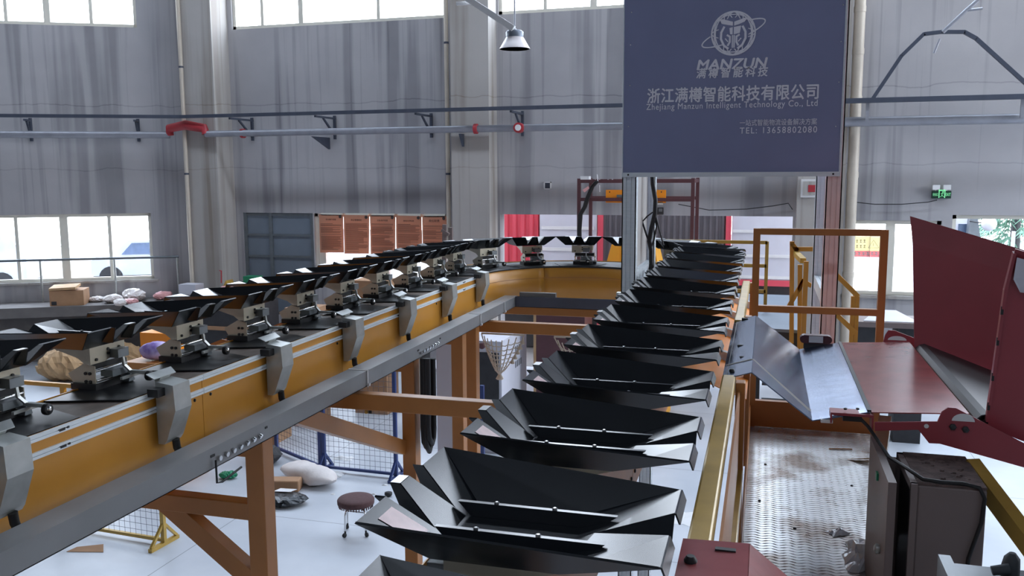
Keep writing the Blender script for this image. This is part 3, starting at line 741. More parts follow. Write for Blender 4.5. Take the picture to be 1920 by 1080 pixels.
for i in range(len(seams)-1):
    y0, y1 = seams[i]+.002, seams[i+1]-.002
    pn = tr(MB().box((xs_in_l-.004, y0, Zb), (xs_in_l, y1, Zt)), 'side_panel', 'yellow')
    b_ = MB()
    for y in (y0+.06, y1-.06):
        for z in (Zb+.03, Zt-.11): b_.lathe([(.008, 0), (.008, .004), (.004, .006)], (xs_in_l, y, z), (1, 0, 0), 8)
    tr(b_, 'rivets', 'blackmetal', pn)
    tr(MB().box((xs_in_l-.02, y0, Zb-.004), (xs_in_l+.012, y1, Zb)), 'bottom_lip', 'shadedochre')
    tr(MB().box((xs_in_r, y0, Zb), (xs_in_r+.004, y1, Zt)), 'side_panel', 'yellow')
    pr = tr(MB().box((xs_out_r-.004, y0, Zb-.03), (xs_out_r, y1, Zt)), 'side_panel', 'shadedochre')
    b_ = MB()
    for y in (y0+.05, y1-.05):
        for z in (Zb+.04, Zt-.09): b_.lathe([(.009, 0), (.009, .004), (.004, .006)], (xs_out_r, y, z), (1, 0, 0), 8)
    tr(b_, 'rivets', 'blackmetal', pr)
    tr(MB().box((xs_out_l, y0, Zb), (xs_out_l+.004, y1, Zt)), 'side_panel', 'yellow')
    for dz in (0, .066):                       # two bright aluminium strips with dark grooves and joints
        z = Zt-dz; q = MB(); q.box((xs_in_l, y0, z-.011), (xs_in_l+.010, y1, z)); q.box((xs_in_l, y0, z-.026), (xs_in_l+.010, y1, z-.015)); q.box((xs_in_l, y0, z-.015), (xs_in_l+.004, y1, z-.011))
        st_ = tr(q, 'aluminium_strip', 'alu'); q = MB(); q.box((xs_in_l+.004, (y0+y1)/2, z-.020), (xs_in_l+.011, (y0+y1)/2+.03, z-.010)); q.box((xs_in_l+.004, (y0+y1)/2+.04, z-.017), (xs_in_l+.012, (y0+y1)/2+.05, z-.009)); tr(q, 'slot_clip', 'black', st_)
for r, m_, nm, zz in ((RI, 'yellow', 'bend_side_panel', Zb), (RO+.25, 'yellow', 'bend_side_panel', Zb)):
    for a0, a1 in ((0, 1.05), (1.055, 2.1), (2.105, PI)): tr(skirt(arc(r, a0, a1, 14), zz, Zt), nm, m_, solid=.004)
# inner bend trim line
q = skirt(arc(RI-.002, 0, PI, 40), Zt-.115, Zt-.111); tr(q, 'seam_strip', 'shadedochre', solid=.003)
dk = MB()
for x0, x1 in ((xs_out_l, xs_in_l), (xs_in_r, xs_out_r)): dk.box((x0+.004, YN, ZDK-.02), (x1-.004, LCY, ZDK-.008))
tr(dk, 'running_deck', 'deck')
dk = MB(); pi_, po = arc(RI+.004, 0, PI, 40), arc(RO+.24, 0, PI, 40)
for i in range(40): dk.add([(*pi_[i], ZDK-.008), (*po[i], ZDK-.008), (*po[i+1], ZDK-.008), (*pi_[i+1], ZDK-.008)], [(0, 1, 2, 3)])
tr(dk, 'bend_deck', 'black', solid=.01)
q = skirt(arc(RI-.003, 0, PI, 40), Zt-.012, Zt+.006); tr(q, 'bend_edge', 'blackmetal', solid=.008)
# ---- sensor housings on the inner side of the left run
for i in range(8):
    Y = 2.306+.897*(i-1)
    if Y < 1.2: continue
    X0 = xs_in_l+.012; X1 = -2.465; zt = H(.915); zk = H(1.03); zb_ = H(1.185)
    nm = 'nearest, cut by the left photo edge' if i == 1 else ORD[i-1]+' from the camera'
    g = W('sensor_cover', 'bent grey metal sensor cover on the yellow side, '+nm, 'sensor cover', (X0, Y+.06, zb_), 'grey sensor covers on the left track')
    m = MB(); m.prism([(X0, Y, zt+.012), (X1, Y, zt), (X1+.006, Y, zk), (X1-.045, Y, zb_+.02), (X1-.06, Y, zb_), (X0, Y, zb_)], (0, .115, 0))
    g.part(m, 'cover', 'galv')
    m = MB(); m.prism([(X0-.045, Y-.0, zt+.040), (X0+.012, Y-.02, zt+.026), (X0+.012, Y+.13, zt+.026), (X0-.045, Y+.17, zt+.040)], (0, 0, .003)); m.prism([(X0-.015, Y+.03, zt-.01), (X0+.008, Y+.03, zt+.026), (X0-.04, Y+.03, zt+.038)], (0, .07, 0))
    g.part(m, 'reader_flap', 'galv')
    m = MB(); m.box((X0-.004, Y-.05, zt-.045), (X0+.05, Y-.001, zt-.01)); g.part(m, 'clamp', 'blackmetal')
    m = MB(); m.tube([(X0+.045, Y+.06, zb_+.01), (X0+.045, Y+.065, zb_-.03), (X0+.06, Y+.07, zb_-.07), (X0+.1, Y+.09, zb_-.1), (X0+.135, Y+.1, zb_-.105)], .017, 10); g.part(m, 'cable_hose', 'black')

# ---- grey trunking on the inside
TX0, TX1, TZ1, TZ0 = -2.425, -2.305, H(1.19), H(1.288)
g = W('cable_trunking', 'long grey cable trunking alongside the left track', 'cable trunking', (-2.36, 5, TZ0))
b_ = MB(); b_.box((TX1-.004, .2, TZ0), (TX1, 8.2, TZ1-.006)); b_.box((TX0, .2, TZ0), (TX0+.004, 8.2, TZ1-.006)); b_.box((TX0, .2, TZ0), (TX1, 8.2, TZ0+.004)); b_.box((TX0, 8.196, TZ0), (TX1, 8.2, TZ1)); g.part(b_, 'channel', 'trunk')
for y0, y1 in ((1.86, 4.83), (4.834, 7.05), (7.054, 8.2)): g.part(MB().box((TX0-.004, y0, TZ1-.005), (TX1+.004, y1, TZ1+.001)), 'lid', 'trunk')
for y in (4.80, 7.03, 7.75):
    q = MB(); q.box((TX1+.004, y, TZ0-.004), (TX1+.008, y+.010, TZ1+.004)); q.box((TX0, y, TZ1+.001), (TX1+.008, y+.010, TZ1+.005)); q.lathe([(.008, 0), (.010, .012)], (TX1+.008, y+.005, TZ0+.012), (1, 0, 0), 8); g.part(q, 'cable_tie', 'white')
for y in (3.28, 5.68):
    q = MB()
    for i in range(7): q.tube([(TX1+.001, y+i*.055, TZ0+.036+.001*i), (TX1+.012, y+i*.055, TZ0+.036)], .012, 8)
    hs = g.part(q, 'cable_glands', 'chrome')
    q = MB(); q.box((TX1, y-.06, TZ0+.055), (TX1+.003, y-.03, TZ0+.066)); q.box((TX1, y+.38, TZ0+.060), (TX1+.003, y+.40, TZ0+.070)); g.sub(q, 'slots', 'black', hs)
single(MB().tube([(TX1+.012, 3.24, TZ0+.04), (TX1+.02, 3.23, TZ0-.06), (TX1+.025, 3.26, TZ0-.065), (TX1+.02, 3.42, TZ0-.05)], .005, 6), 'loose_cable', 'black', 'short black cable hanging from the near glands of the grey trunking', 'cable')
g = W('cable_trunking', 'dark trunking running across at the far end of the grey one', 'cable trunking', (-1.6, 8.2, TZ0))
b_ = MB(); b_.box((TX1+.002, 8.12, TZ0), (-.90, 8.124, TZ1+.004)); b_.box((TX1+.002, 8.2, TZ0), (-.90, 8.204, TZ1-.004)); b_.box((TX1+.002, 8.12, TZ0), (-.90, 8.2, TZ0+.004)); g.part(b_, 'channel', 'duct')
g.part(MB().box((-2.28, 8.20, TZ1-.02), (-1.92, 8.25, TZ1+.035)), 'junction_box', 'trunk')

# ---- cross beams between the two runs, and the support frames
for Y, nm in ((4.72, 'near'), (7.40, 'far')):
    g = W('cross_beam', nm+' shaded ochre cross beam between the left and right track', 'beam', (-1.6, Y, H(1.40)), 'shaded ochre cross beams')
    zt = H(1.315)
    g.part(MB().box((-2.55, Y, zt-.10), (-.6, Y+.08, zt)), 'tube', 'shadedochre', bevel=.006)
    q = MB()
    for x in (-1.42, -1.24): q.lathe([(.011, 0), (.011, .003)], (x, Y, zt-.05), (0, -1, 0), 10)
    g.part(q, 'holes', 'black')
zt = H(1.30)
single(MB().box((-2.5, 8.35, zt-.10), (-.6, 8.43, zt)), 'cross_beam', 'shadedochre', 'rearmost shaded ochre beam just below the dark trunking', 'beam', 'shaded ochre cross beams', bevel=.006)
def support(Y, label, xi, xo, brace=True, low=H(1.64)):
    g = W('trestle', label, 'trestle', (xi, Y, 0), 'ochre trestles')
    zt = H(1.30); b = .10
    l_ = g.part(MB().box((xi-b/2, Y, .012), (xi+b/2, Y+b, zt)), 'leg', 'shadedochre', bevel=.005)
    g.sub(MB().box((xi-.1, Y-.04, 0), (xi+.1, Y+.14, .012)), 'foot_plate', 'shadedochre', l_)
    g.part(MB().box((min(xi, xo), Y+.01, zt-.1), (max(xi, xo), Y+.09, zt)), 'head_beam', 'shadedochre', bevel=.005)
    if brace:
        l_ = g.part(MB().box((xo-b/2, Y, .012), (xo+b/2, Y+b, zt)), 'leg', 'shadedochre', bevel=.005)
        g.sub(MB().box((xo-.1, Y-.04, 0), (xo+.1, Y+.14, .012)), 'foot_plate', 'shadedochre', l_)
        g.part(MB().box((xo+b/2, Y+.01, low-.09), (xi-b/2, Y+.09, low)), 'tie_beam', 'shadedochre', bevel=.005)
        g.part(MB().bar((xi-b/2, Y+.05, low-.42), (xi-.60, Y+.05, low-.02), .074, .10), 'brace', 'shadedochre')
support(3.70, 'ochre trestle with diagonal brace below the near end of the grey trunking', -2.40, -4.3)
support(5.66, 'ochre trestle beside the hanging black hoses', -2.40, -2.9, False)
support(6.70, 'ochre trestle just behind the hanging hoses', -2.40, -2.9, False)
support(7.14, 'ochre trestle next to the hanging rope net', -2.43, -2.9, False)
single(MB().bar((-2.46, 5.66, H(1.95)), (-2.475, 4.16, H(1.29)), .08, .10), 'diagonal_brace', 'shadedochre', 'ochre diagonal brace rising towards us to the near cross beam', 'brace', bevel=.004)
support(2.6, 'ochre trestle below the right row of trays', -.75, -.55, False)

# ---- orange outlet slides along the outside of the left run
for i in range(5):
    y = 2.75+i*.9; X = xs_out_l-.02
    g = W('outlet_slide', 'orange slide below the left row, '+('nearest to us' if i == 0 else ORD[i]+' one back'), 'slide', (X-.3, y+.4, H(1.5)), 'orange slides outside the left track')
    g.part(MB().prism([(X, y, H(1.02)), (X, y+.82, H(1.02)), (X-.75, y+.82, H(1.42)), (X-.75, y, H(1.42))], (0, 0, .004)), 'chute_bed', 'orange')
    for yy_ in (y, y+.82): g.part(MB().prism([(X, yy_, H(.99)), (X-.12, yy_, H(.97)), (X-.75, yy_, H(1.22)), (X-.75, yy_, H(1.42)), (X, yy_, H(1.06))], (0, .004, 0)), 'side_cheek', 'shadedochre')

# ================================================================== THE WALKWAY ON THE RIGHT
ZP = H(1.5)
g = W('tread_platform', 'grey chequer plate walkway on the right', 'platform', (.3, 2, ZP))
P_ = [(-.045, -.6), (-.045, 5.33), (.70, 5.29), (.64, 4.6), (.64, -.6)]
g.part(MB().prism([(x, y, ZP-.006) for x, y in P_], (0, 0, .006)), 'tread_sheet', 'tread')
q = MB(); q.box((-.06, -.6, ZP-.11), (-.01, 5.3, ZP-.007)); g.part(q, 'edge_beam', 'shadedochre')
q = MB(); q.box((.60, -.6, ZP-.11), (.65, 5.25, ZP-.007)); g.part(q, 'edge_beam', 'shadedochre')
for y in (.6, 5.2):
    for x in (.0, .6): g.part(MB().box((x-.04, y-.04, 0), (x+.04, y+.04, ZP-.11)), 'leg', 'shadedochre')
g.part(MB().box((-.052, -.6, ZP+.0), (-.046, 5.27, ZP+.13)), 'kick_plate', 'shadedochre')
# side rails in ochre box tube
zr = H(.77)
def rail(name, label, y0, y1, m, posts, z=zr):
    g = W(name, label, 'rail', (-.112, (y0+y1)/2, z), 'walkway side rails')
    g.part(MB().box((-.138, y0, z-.05), (-.087, y1, z)), 'top_tube', m, bevel=.006)
    for y in posts: g.part(MB().box((-.085, y-.03, ZP-.1), (-.05, y+.03, z)), 'post', 'shadedochre', bevel=.004)
    return g
g1 = rail('side_rail', 'worn ochre box rail running away from us along the walkway', .2, 3.40, 'olive', (1.75, 3.30))
g1.part(MB().box((-.086, .2, H(1.16)), (-.05, 3.33, H(1.10))), 'mid_tube', 'olive', bevel=.004)
g1.part(MB().box((-.075, 1.8, H(1.10)), (-.068, 3.28, zr-.03)), 'guard_strip', 'shadedochre')
rail('side_rail', 'short greyish box rail beyond the blue grey chute', 4.70, 6.45, 'olive', (4.85, 6.35))
# end gate: one welded frame of box tube
Yg = 5.27
g = W('end_gate', 'shaded ochre box tube gate across the walkway end', 'gate', (.3, Yg, ZP))
a = [atY(*p, Yg) for p in ((1413, 428), (1667, 428), (1426, 440), (1652, 440), (1425, 573), (1648, 578), (1425, 585), (1648, 590))]
zt, zi = a[0].z, a[2].z; xl, xr, xli, xri = a[0].x, a[1].x, a[2].x, a[3].x; zm1, zm0 = a[4].z, a[6].z
g.part(MB().box((xl, Yg, ZP), (xli, Yg+.04, zt-.001)), 'post', 'shadedochre')
g.part(MB().box((xri, Yg, ZP), (xr, Yg+.04, zt-.001)), 'post', 'shadedochre')
g.part(MB().box((xli, Yg, zi), (xri, Yg+.04, zt)), 'top_rail', 'shadedochre')
g.part(MB().box((xli, Yg, zm0), (xri, Yg+.04, zm1)), 'mid_rail', 'shadedochre')
g.part(MB().box((xli, Yg, ZP+.005), (xri, Yg+.04, ZP+.16)), 'kick_plate', 'shadedochre')

# ---- infeed: blue-grey chute, red deck, belt conveyor with flared red guards
Yn, Yf = 3.374, 4.752
g = W('infeed_chute', 'bent blue grey sheet chute lying on the rail', 'chute', (.1, 4, H(.93)))
prof = [(-.138, H(.785)), (-.030, H(.752)), (.193, H(.922)), (.392, H(.875))]
q = MB()
for i in range(3):
    (x0, z0), (x1, z1) = prof[i], prof[i+1]
    q.add([(x0, Yn, z0), (x1, Yn, z1), (x1, Yf, z1), (x0, Yf, z0)], [(0, 1, 2, 3)])
sh = g.part(q, 'sheet', 'bluegrey', solid=.004)
q = MB(); q.bar((-.135, Yn+.24, H(.781)), (-.031, Yn+.24, H(.749)), .012, .003); q.bar((-.031, Yn+.24, H(.750)), (.19, Yn+.12, H(.916)), .018, .003); g.sub(q, 'tape_seam', 'column', sh)
g.sub(MB().lathe([(.011, 0), (.011, .006), (.006, .012)], (-.105, Yn+.09, H(.773)), n=10), 'bolt', 'black', sh); g.sub(MB().lathe([(.009, 0), (.009, .004)], (-.075, Yn+.34, H(.764)), n=10), 'bolt', 'black', sh)
g.sub(MB().box((-.10, Yn+.60, H(.772)), (-.075, Yn+.615, H(.763))), 'slot', 'black', sh); g.sub(MB().box((-.10, Yf-.06, H(.772)), (-.07, Yf-.04, H(.758))), 'slot', 'black', sh)
g.part(MB().box((-.125, Yn+.02, H(.80)), (-.09, Yf-.02, H(.778))), 'rail_pad', 'black')
single(MB().bar((.390, Yn+.01, H(.872)), (.390, Yf, H(.872)), .014, .006), 'rubber_seam', 'black', 'ragged black seam strip between chute and red deck', 'strip')
zd0, zd1 = H(.874), H(.856)
xn = .72
single(MB().prism([(.398, Yn, zd0-.004), (xn, Yn, zd1-.004), (xn, Yf, zd1-.004), (.398, Yf, zd0-.004)], (0, 0, .004)), 'red_deck', 'reddeck', 'worn shiny red sheet deck between chute and belt', 'deck')
g = W('belt_conveyor', 'red belt conveyor with flared red side guards', 'conveyor', (1.0, 4, H(1.3)))
XE, slope = 2.3, .365
zb = lambda x: H(.872)-(x-.75)*slope
q = MB(); n = 10
pts = [(.742+.045-.045*math.cos(PI*k/6), H(.905)+.045*math.sin(PI*k/6)) for k in range(4)] + [(XE, zb(XE))]
q.add([(x, y, z) for y in (Yn+.02, Yf-.02) for x, z in pts], [(i, i+1, len(pts)+i+1, len(pts)+i) for i in range(len(pts)-1)], False)
g.part(q, 'belt', 'belt', solid=.004)
g.part(MB().tube([(.79, Yn+.03, H(.912)), (.79, Yf-.03, H(.912))], .034, 14), 'nose_roller', 'blackmetal')
# far guard: upright lower part, flared upper strip
ztop = lambda x: H(.232)-(x-.72)*.31
def guard(y_in, y_mid, y_top, x0b, x0t, x1, name):
    q = MB()
    zmid = lambda x: H(.36)-(x-.72)*.31
    q.add([(x0b, y_in, zb(x0b)-.02), (x1, y_in, zb(x1)-.02), (x1, y_mid, zmid(x1)), ((x0b+x0t)/2, y_mid, zmid(x0b)), (x1, y_top, ztop(x1)), (x0t, y_top, ztop(x0t))], [(0, 1, 2, 3), (3, 2, 4, 5)])
    return g.part(q, name, 'red', solid=.006)
gd = guard(4.75, 4.90, 4.955, .745, .722, XE, 'side_guard')
gd2 = guard(3.39, 3.30, 3.26, .785, .802, XE, 'side_guard')
q = MB(); q.bar((.782, 3.392, zb(.78)), (.79, 3.30, H(.40)), .010, .022, (0, 1, 0)); q.bar((.79, 3.30, H(.40)), (.80, 3.258, H(.27)), .010, .022, (0, 1, 0)); g.sub(q, 'edge_flange', 'red', gd2)
q = MB()
for t in (.12, .35, .62, .85): p = Vector((.779, 3.392, zb(.78))).lerp(Vector((.787, 3.30, H(.40))), t); q.box((p.x-.004, p.y-.012, p.z-.014), (p.x+.004, p.y-.006, p.z+.014))
g.sub(q, 'slots', 'black', gd2)
q = MB(); q.prism([(.805, 3.245, H(.285)), (.95, 3.245, H(.325)), (.95, 3.28, H(.42)), (.83, 3.28, H(.405)), (.803, 3.262, H(.36))], (0, -.002, 0)); st_ = g.sub(q, 'label_sticker', 'truckwhite', gd2)
# frame side plates
Yp = 3.33
q = MB(); pl = [(1640, 792), (1735, 791), (1758, 791), (1766, 772), (1778, 764), (1792, 765), (1925, 834), (1990, 868), (1990, 905), (1925, 878), (1762, 832), (1742, 831), (1722, 806), (1640, 808)]
q.prism([atY(*p, Yp) for p in pl], (0, .008, 0)); fp = g.part(q, 'frame_plate', 'red')
p0 = atY(1806, 790, Yp-.001); q = MB(); R_ = .037
q.prism([(p0.x+R_*math.cos(t), Yp-.001, p0.z+R_*.75*math.sin(t)) for t in [PI*k/10 for k in range(11)]], (0, -.001, 0)); g.sub(q, 'lifting_slot', 'white', fp)
q = MB()
for px, py in ((1786, 800), (1810, 805)): g.sub(MB().lathe([(.012, 0), (.012, .008), (.006, .010)], atY(px, py, Yp), (0, -1, 0), 6), 'bolt', 'dark', fp)
q = MB(); c = atY(1737, 799, Yp-.001); q.lathe([(.008, 0), (.008, .001)], c, (0, -1, 0), 12); g.sub(q, 'bolt_hole', 'white', fp)
Yq = 4.80
q = MB(); q.prism([atY(*p, Yq) for p in ((1655, 645), (1660, 628), (1666, 619), (1678, 620), (1730, 640), (1800, 668), (1800, 690), (1700, 652))], (0, .008, 0)); fp = g.part(q, 'frame_plate', 'red')
q = MB(); c = atY(1682, 638, Yq-.001); q.prism([(c.x+.045*math.cos(t), Yq-.001, c.z+.022*math.sin(t)) for t in [PI*k/10 for k in range(11)]], (0, -.001, 0)); g.sub(q, 'lifting_slot', 'white', fp)
q = MB(); q.box((.82, Yn+.04, H(1.05)), (.90, Yn+.12, 0)); 
for y in (Yn+.05, Yf-.1): g.part(MB().box((1.30, y, 0), (1.36, y+.06, zb(1.33)-.06)), 'leg', 'red')
# sensors at both ends of the chute
a = atY(1500, 628, 4.76); b = atY(1560, 646, 4.76)
g = W('light_barrier', 'dark red light barrier with white patch at the far chute edge', 'light barrier', (a.x, 4.77, H(.9)))
q = MB(); r_ = (a.z-b.z)/2; zc = (a.z+b.z)/2
q.prism([(a.x+r_-r_*math.cos(t), 4.76, zc+r_*math.sin(t)) for t in [PI/2-PI*k/6 for k in range(7)][::-1]]+[(b.x-r_+r_*math.cos(t), 4.76, zc+r_*math.sin(t)) for t in [PI/2-PI*k/6 for k in range(7)]], (0, .05, 0))
hs = g.part(q, 'housing', 'maroon'); a1, b1 = atY(1517, 630, 4.758), atY(1543, 643, 4.758)
g.sub(MB().box((a1.x, 4.754, b1.z), (b1.x, 4.759, a1.z)), 'white_patch', 'white', hs)
g.part(MB().box((a.x+.02, 4.765, H(.95)), (b.x-.02, 4.79, zc)), 'mount', 'dark')
g = W('light_barrier', 'small black sensor on a red bracket at the near chute edge', 'light barrier', atY(1600, 785, 3.42))
a, b = atY(1556, 768, 3.40), atY(1636, 778, 3.40)
g.part(MB().box((a.x, 3.36, b.z), (b.x, 3.43, a.z)), 'bracket', 'red'); g.part(MB().box((a.x, 3.36, b.z-.03), (a.x+.006, 3.43, b.z)), 'bracket_leg', 'red'); g.part(MB().box((b.x-.006, 3.36, b.z-.05), (b.x, 3.43, b.z)), 'bracket_leg', 'red')
a1, b1 = atY(1580, 779, 3.38), atY(1615, 787, 3.38); g.part(MB().box((a1.x, 3.365, b1.z-.005), (b1.x, 3.41, a1.z+.004)), 'sensor', 'black')
a1 = atY(1545, 788, 3.38); g.part(MB().box((a1.x-.012, 3.365, a1.z-.006), (a1.x+.03, 3.40, a1.z+.006)), 'reflector', 'white')
q = MB(); 
for px in (1585, 1608): c = atY(px, 768, 3.385); q.lathe([(.006, 0), (.006, .006)], c, n=8)
g.part(q, 'screws', 'dark')

# ---- near red hood, cabinet, brace, odds and ends at the bottom right
g = W('infeed_chute', 'red sheet chute hood at the bottom edge of the photo', 'chute', (.05, 1.3, H(.9)))
prof = [(-.142, H(.752)), (-.010, H(.748)), (.20, H(.915)), (.4, H(.87))]
q = MB()
for i in range(3):
    (x0, z0), (x1, z1) = prof[i], prof[i+1]
    q.add([(x0, .4, z0), (x1, .4, z1), (x1, 1.765, z1), (x0, 1.765, z0)], [(0, 1, 2, 3)])
sh = g.part(q, 'sheet', 'reddeck', solid=.004)
q = MB(); q.box((-.075, 1.715, H(.753)), (-.035, 1.728, H(.744))); g.sub(q, 'slot', 'black', sh)
q = MB(); q.lathe([(.013, 0), (.013, .006), (.008, .014)], (-.118, 1.655, H(.751)), n=10); g.sub(q, 'bolt', 'black', sh)
g.part(MB().box((-.135, .5, H(.77)), (-.09, 1.74, H(.758))), 'rail_pad', 'black')
cx0, cx1, cy0, cy1 = .478, .70, 2.97, 3.30
g = W('control_cabinet', 'brown grey cabinet with dusty top under the red machine', 'cabinet', (.6, 3.1, ZP))
q = MB(); q.box((cx0+.02, cy0, ZP), (cx1, cy1, H(1.0))); g.part(q, 'body', 'cab', bevel=.006)
g.part(MB().box((cx0+.02, cy0+.004, H(.999)), (cx1, cy1, H(.992))), 'dusty_top', 'dust')
q = MB(); q.box((cx0+.0, cy0-.006, ZP), (cx0+.02, cy0+.012, H(.995))); q.box((cx0, cy1-.02, ZP), (cx0+.02, cy1, H(.995))); q.box((cx0, cy0, H(1.02)), (cx0+.02, cy1, H(.995))); g.part(q, 'door_seal', 'cab')
g.part(MB().box((cx0+.012, cy0+.012, ZP), (cx0+.020, cy1-.02, H(1.02))), 'dark_opening', 'dark')
q = MB(); q.prism([(.405, 2.93, ZP), (.405, 3.44, ZP), (.43, 3.44, ZP), (.43, 2.93, ZP)], (0, 0, 1.5-.985)); dr = g.part(q, 'door', 'cab')
q = MB(); q.box((.398, 3.16, H(1.06)), (.405, 3.19, H(1.035))); g.sub(q, 'latch', 'green', dr)
q = MB(); q.lathe([(.015, 0), (.018, .012), (.008, .018)], (.405, 3.05, H(1.26)), (-1, 0, 0), 10); g.sub(q, 'knob', 'galv', dr)
g.part(MB().box((.43, 3.3, H(1.3)), (.48, 3.32, H(1.02))), 'hinge_plate', 'cab')
q = MB(); random.seed(3)
for i in range(26):
    x, y = random.uniform(cx0+.06, cx1-.02), random.uniform(cy0+.05, cy1-.02); r_ = random.uniform(.004, .012)
    q.lathe([(r_, 0), (r_*.6, r_*.5)], (x, y, H(.992)), n=5, smooth=False)
d_ = tag(q.build('dust_clumps', 'dust', None), 'dark dust clumps on the cabinet top', 'dust', kind='stuff')
cab_pts = [atY(1610, 782, 3.38), atY(1628, 800, 3.36), (.44, 3.20, H(.985)), (.47, 3.08, H(.975)), (.515, 2.985, H(.984)), (.57, 2.975, H(.985)), (.63, 2.98, H(.985)), (.676, 2.965, H(.99)), (.69, 2.955, H(1.02)), (.685, 2.955, H(1.1)), (.655, 2.955, H(1.22)), (.648, 2.955, H(1.33))]
single(MB().tube(cab_pts, .0065, 8), 'sensor_cable', 'black', 'black cable from the near sensor over the cabinet edge', 'cable')
single(MB().bar((.71, 3.26, H(1.01)), (1.02, 2.45, H(1.40)), .045, .06), 'diagonal_brace', 'olive', 'ochre box tube slanting down right of the cabinet', 'brace')
single(MB().bar((.52, 3.95, H(1.06)), (.44, 3.46, H(1.08)), .05, .05), 'support_tube', 'olive', 'short pale ochre tube behind the cabinet door', 'tube')
q = MB(); q.box((1.03, 3.42, 0), (1.20, 3.54, H(1.08))); single(q, 'dark_post', 'dark', 'dark green black post behind the slanting brace', 'post')
g = W('machine_box', 'dusty grey machine box with a dark handle at the bottom right corner', 'machine box', atY(1840, 1060, 2.45))
a, b = atY(1760, 1042, 2.45), atY(1905, 1052, 2.45)
g.part(MB().box((a.x, 2.15, a.z-.3), (a.x+.03, 2.46, a.z)), 'side_plate', 'steel'); g.part(MB().box((a.x+.03, 2.15, a.z-.3), (b.x+.2, 2.44, a.z-.012)), 'housing', 'steel')
c = atY(1895, 1062, 2.38); g.part(MB().tube([(c.x, 2.38, c.z-.06), (c.x, 2.38, c.z), (c.x+.002, 2.38, c.z+.022), (c.x+.002, 2.38, c.z+.036)], [.022, .022, .019, .008], 12), 'handle', 'glove')
c = atY(1876, 1072, 2.36); g.part(MB().tube([(c.x-.02, 2.36, c.z), (c.x+.02, 2.36, c.z+.01)], [.012, .014], 10), 'lever', 'glove')

# crumpled film, paper and twigs on the walkway
def crumple(name, cx_, cy_, z, sx_, sy_, h, m, label, cat, seed, n=9, rz=0, group=None):
    random.seed(seed); q = MB(); vs = []
    for j in range(n+1):
        for i in range(n+1):
            u, v = i/n-.5, j/n-.5; e = max(0, 1-(2*max(abs(u), abs(v)))**3)
            wob = 1+random.uniform(-.18, .18)
            x, y = u*sx_*wob, v*sy_*wob
            zz = h*e*random.uniform(.25, 1)+.002
            vs.append((cx_+x*math.cos(rz)-y*math.sin(rz), cy_+x*math.sin(rz)+y*math.cos(rz), z+zz))
    q.add(vs, [(j*(n+1)+i, j*(n+1)+i+1, (j+1)*(n+1)+i+1, (j+1)*(n+1)+i) for j in range(n) for i in range(n)])
    return single(q, name, m, label, cat, group, loc=(cx_, cy_, z))
p = atH(1630, 1040, 1.48); crumple('plastic_film', p.x+.0, p.y, ZP, .17, .26, .07, 'film', 'crumpled clear plastic film against the cabinet door', 'plastic film', 5)
p = atH(1572, 998, 1.495); crumple('plastic_film', p.x, p.y, ZP, .08, .06, .02, 'film', 'small scrap of clear film on the chequer plate', 'plastic film', 6, 6, .5)
p = atH(1612, 861, 1.495); q = MB(); q.prism([(p.x-.06, p.y-.01, ZP+.002), (p.x+.06, p.y+.02, ZP+.004), (p.x+.045, p.y-.05, ZP+.03)], (0, 0, .002)); single(q, 'paper_scrap', 'kraft', 'folded scrap of paper near the far end of the chequer plate', 'paper')
p = atH(1576, 842, 1.495); single(MB().tube([(p.x-.06, p.y-.01, ZP+.005), (p.x+.06, p.y+.012, ZP+.006)], .004, 5), 'twig', 'card', 'thin brown twig on the chequer plate', 'twig')
for i, (px, py) in enumerate(((1490, 990), (1424, 938), (1597, 910), (1435, 870))):
    p = atH(px, py, 1.497); q = MB(); q.lathe([(.008, 0), (.005, .006)], (p.x, p.y, ZP), n=5, smooth=False)
    single(q, 'grit', 'dark', 'small dark crumb on the chequer plate, '+['nearest to us', 'at its left edge', 'at its right side', 'far left one'][i], 'crumb', 'crumbs on the chequer plate')
p = atH(1283, 972, EYE)
crumple('paper_scrap', p.x, p.y, 0, .30, .42, .03, 'white', 'white paper scrap on the floor left of the ochre rail', 'paper', 4, 4)

# ================================================================== SIGN PORTAL
Y0 = 5.60; Yr = 6.60
def profile(x0, y0, w_, z0, z1):
    """80 mm slotted aluminium upright"""
    q = MB(); c = w_*.30; s = w_*.09
    for (a0, a1), (b0, b1) in (((0, 1), (.12, .88)), ((.12, .88), (0, 1))): pass
    q.box((x0+.006, y0+.006, z0), (x0+w_-.006, y0+w_-.006, z1))
    for k in range(3):
        lo = k*(w_/3)+(.004 if k else 0); hi = (k+1)*(w_/3)-(.004 if k < 2 else 0)
        q.box((x0+lo, y0, z0), (x0+hi, y0+.007, z1)); q.box((x0+lo, y0+w_-.007, z0), (x0+hi, y0+w_, z1))
        q.box((x0, y0+lo, z0), (x0+.007, y0+hi, z1)); q.box((x0+w_-.007, y0+lo, z0), (x0+w_, y0+hi, z1))
    return q
g = W('sign_portal', 'aluminium portal frame straddling the right row and carrying the sign', 'portal frame', (-.2, 6, 0))
XL, XR = -.878, .345
ztop = EYE+1.42
for x, y in ((XL, Y0), (XL, Yr), (XR, Y0), (XR-.005, Yr)): g.part(profile(x, y, .09, 0, ztop), 'post', 'alupinksheen' if x > 0 and y == Y0 else 'alu')
for x in (XL, XR):
    zb_ = H(.735) if x < 0 else H(.82)
    q = MB()
    for k in range(3): q.box((x+.006+k*.028, Y0+.09, zb_), (x+.006+k*.028+.024, Yr, zb_+.085)); 
    q.box((x+.008, Y0+.09, zb_+.004), (x+.08, Yr, zb_+.08)); g.part(q, 'low_rail', 'alu')
    q = MB(); q.box((x+.006, Y0+.09, ztop-.09), (x+.084, Yr, ztop)); g.part(q, 'top_rail', 'alu')
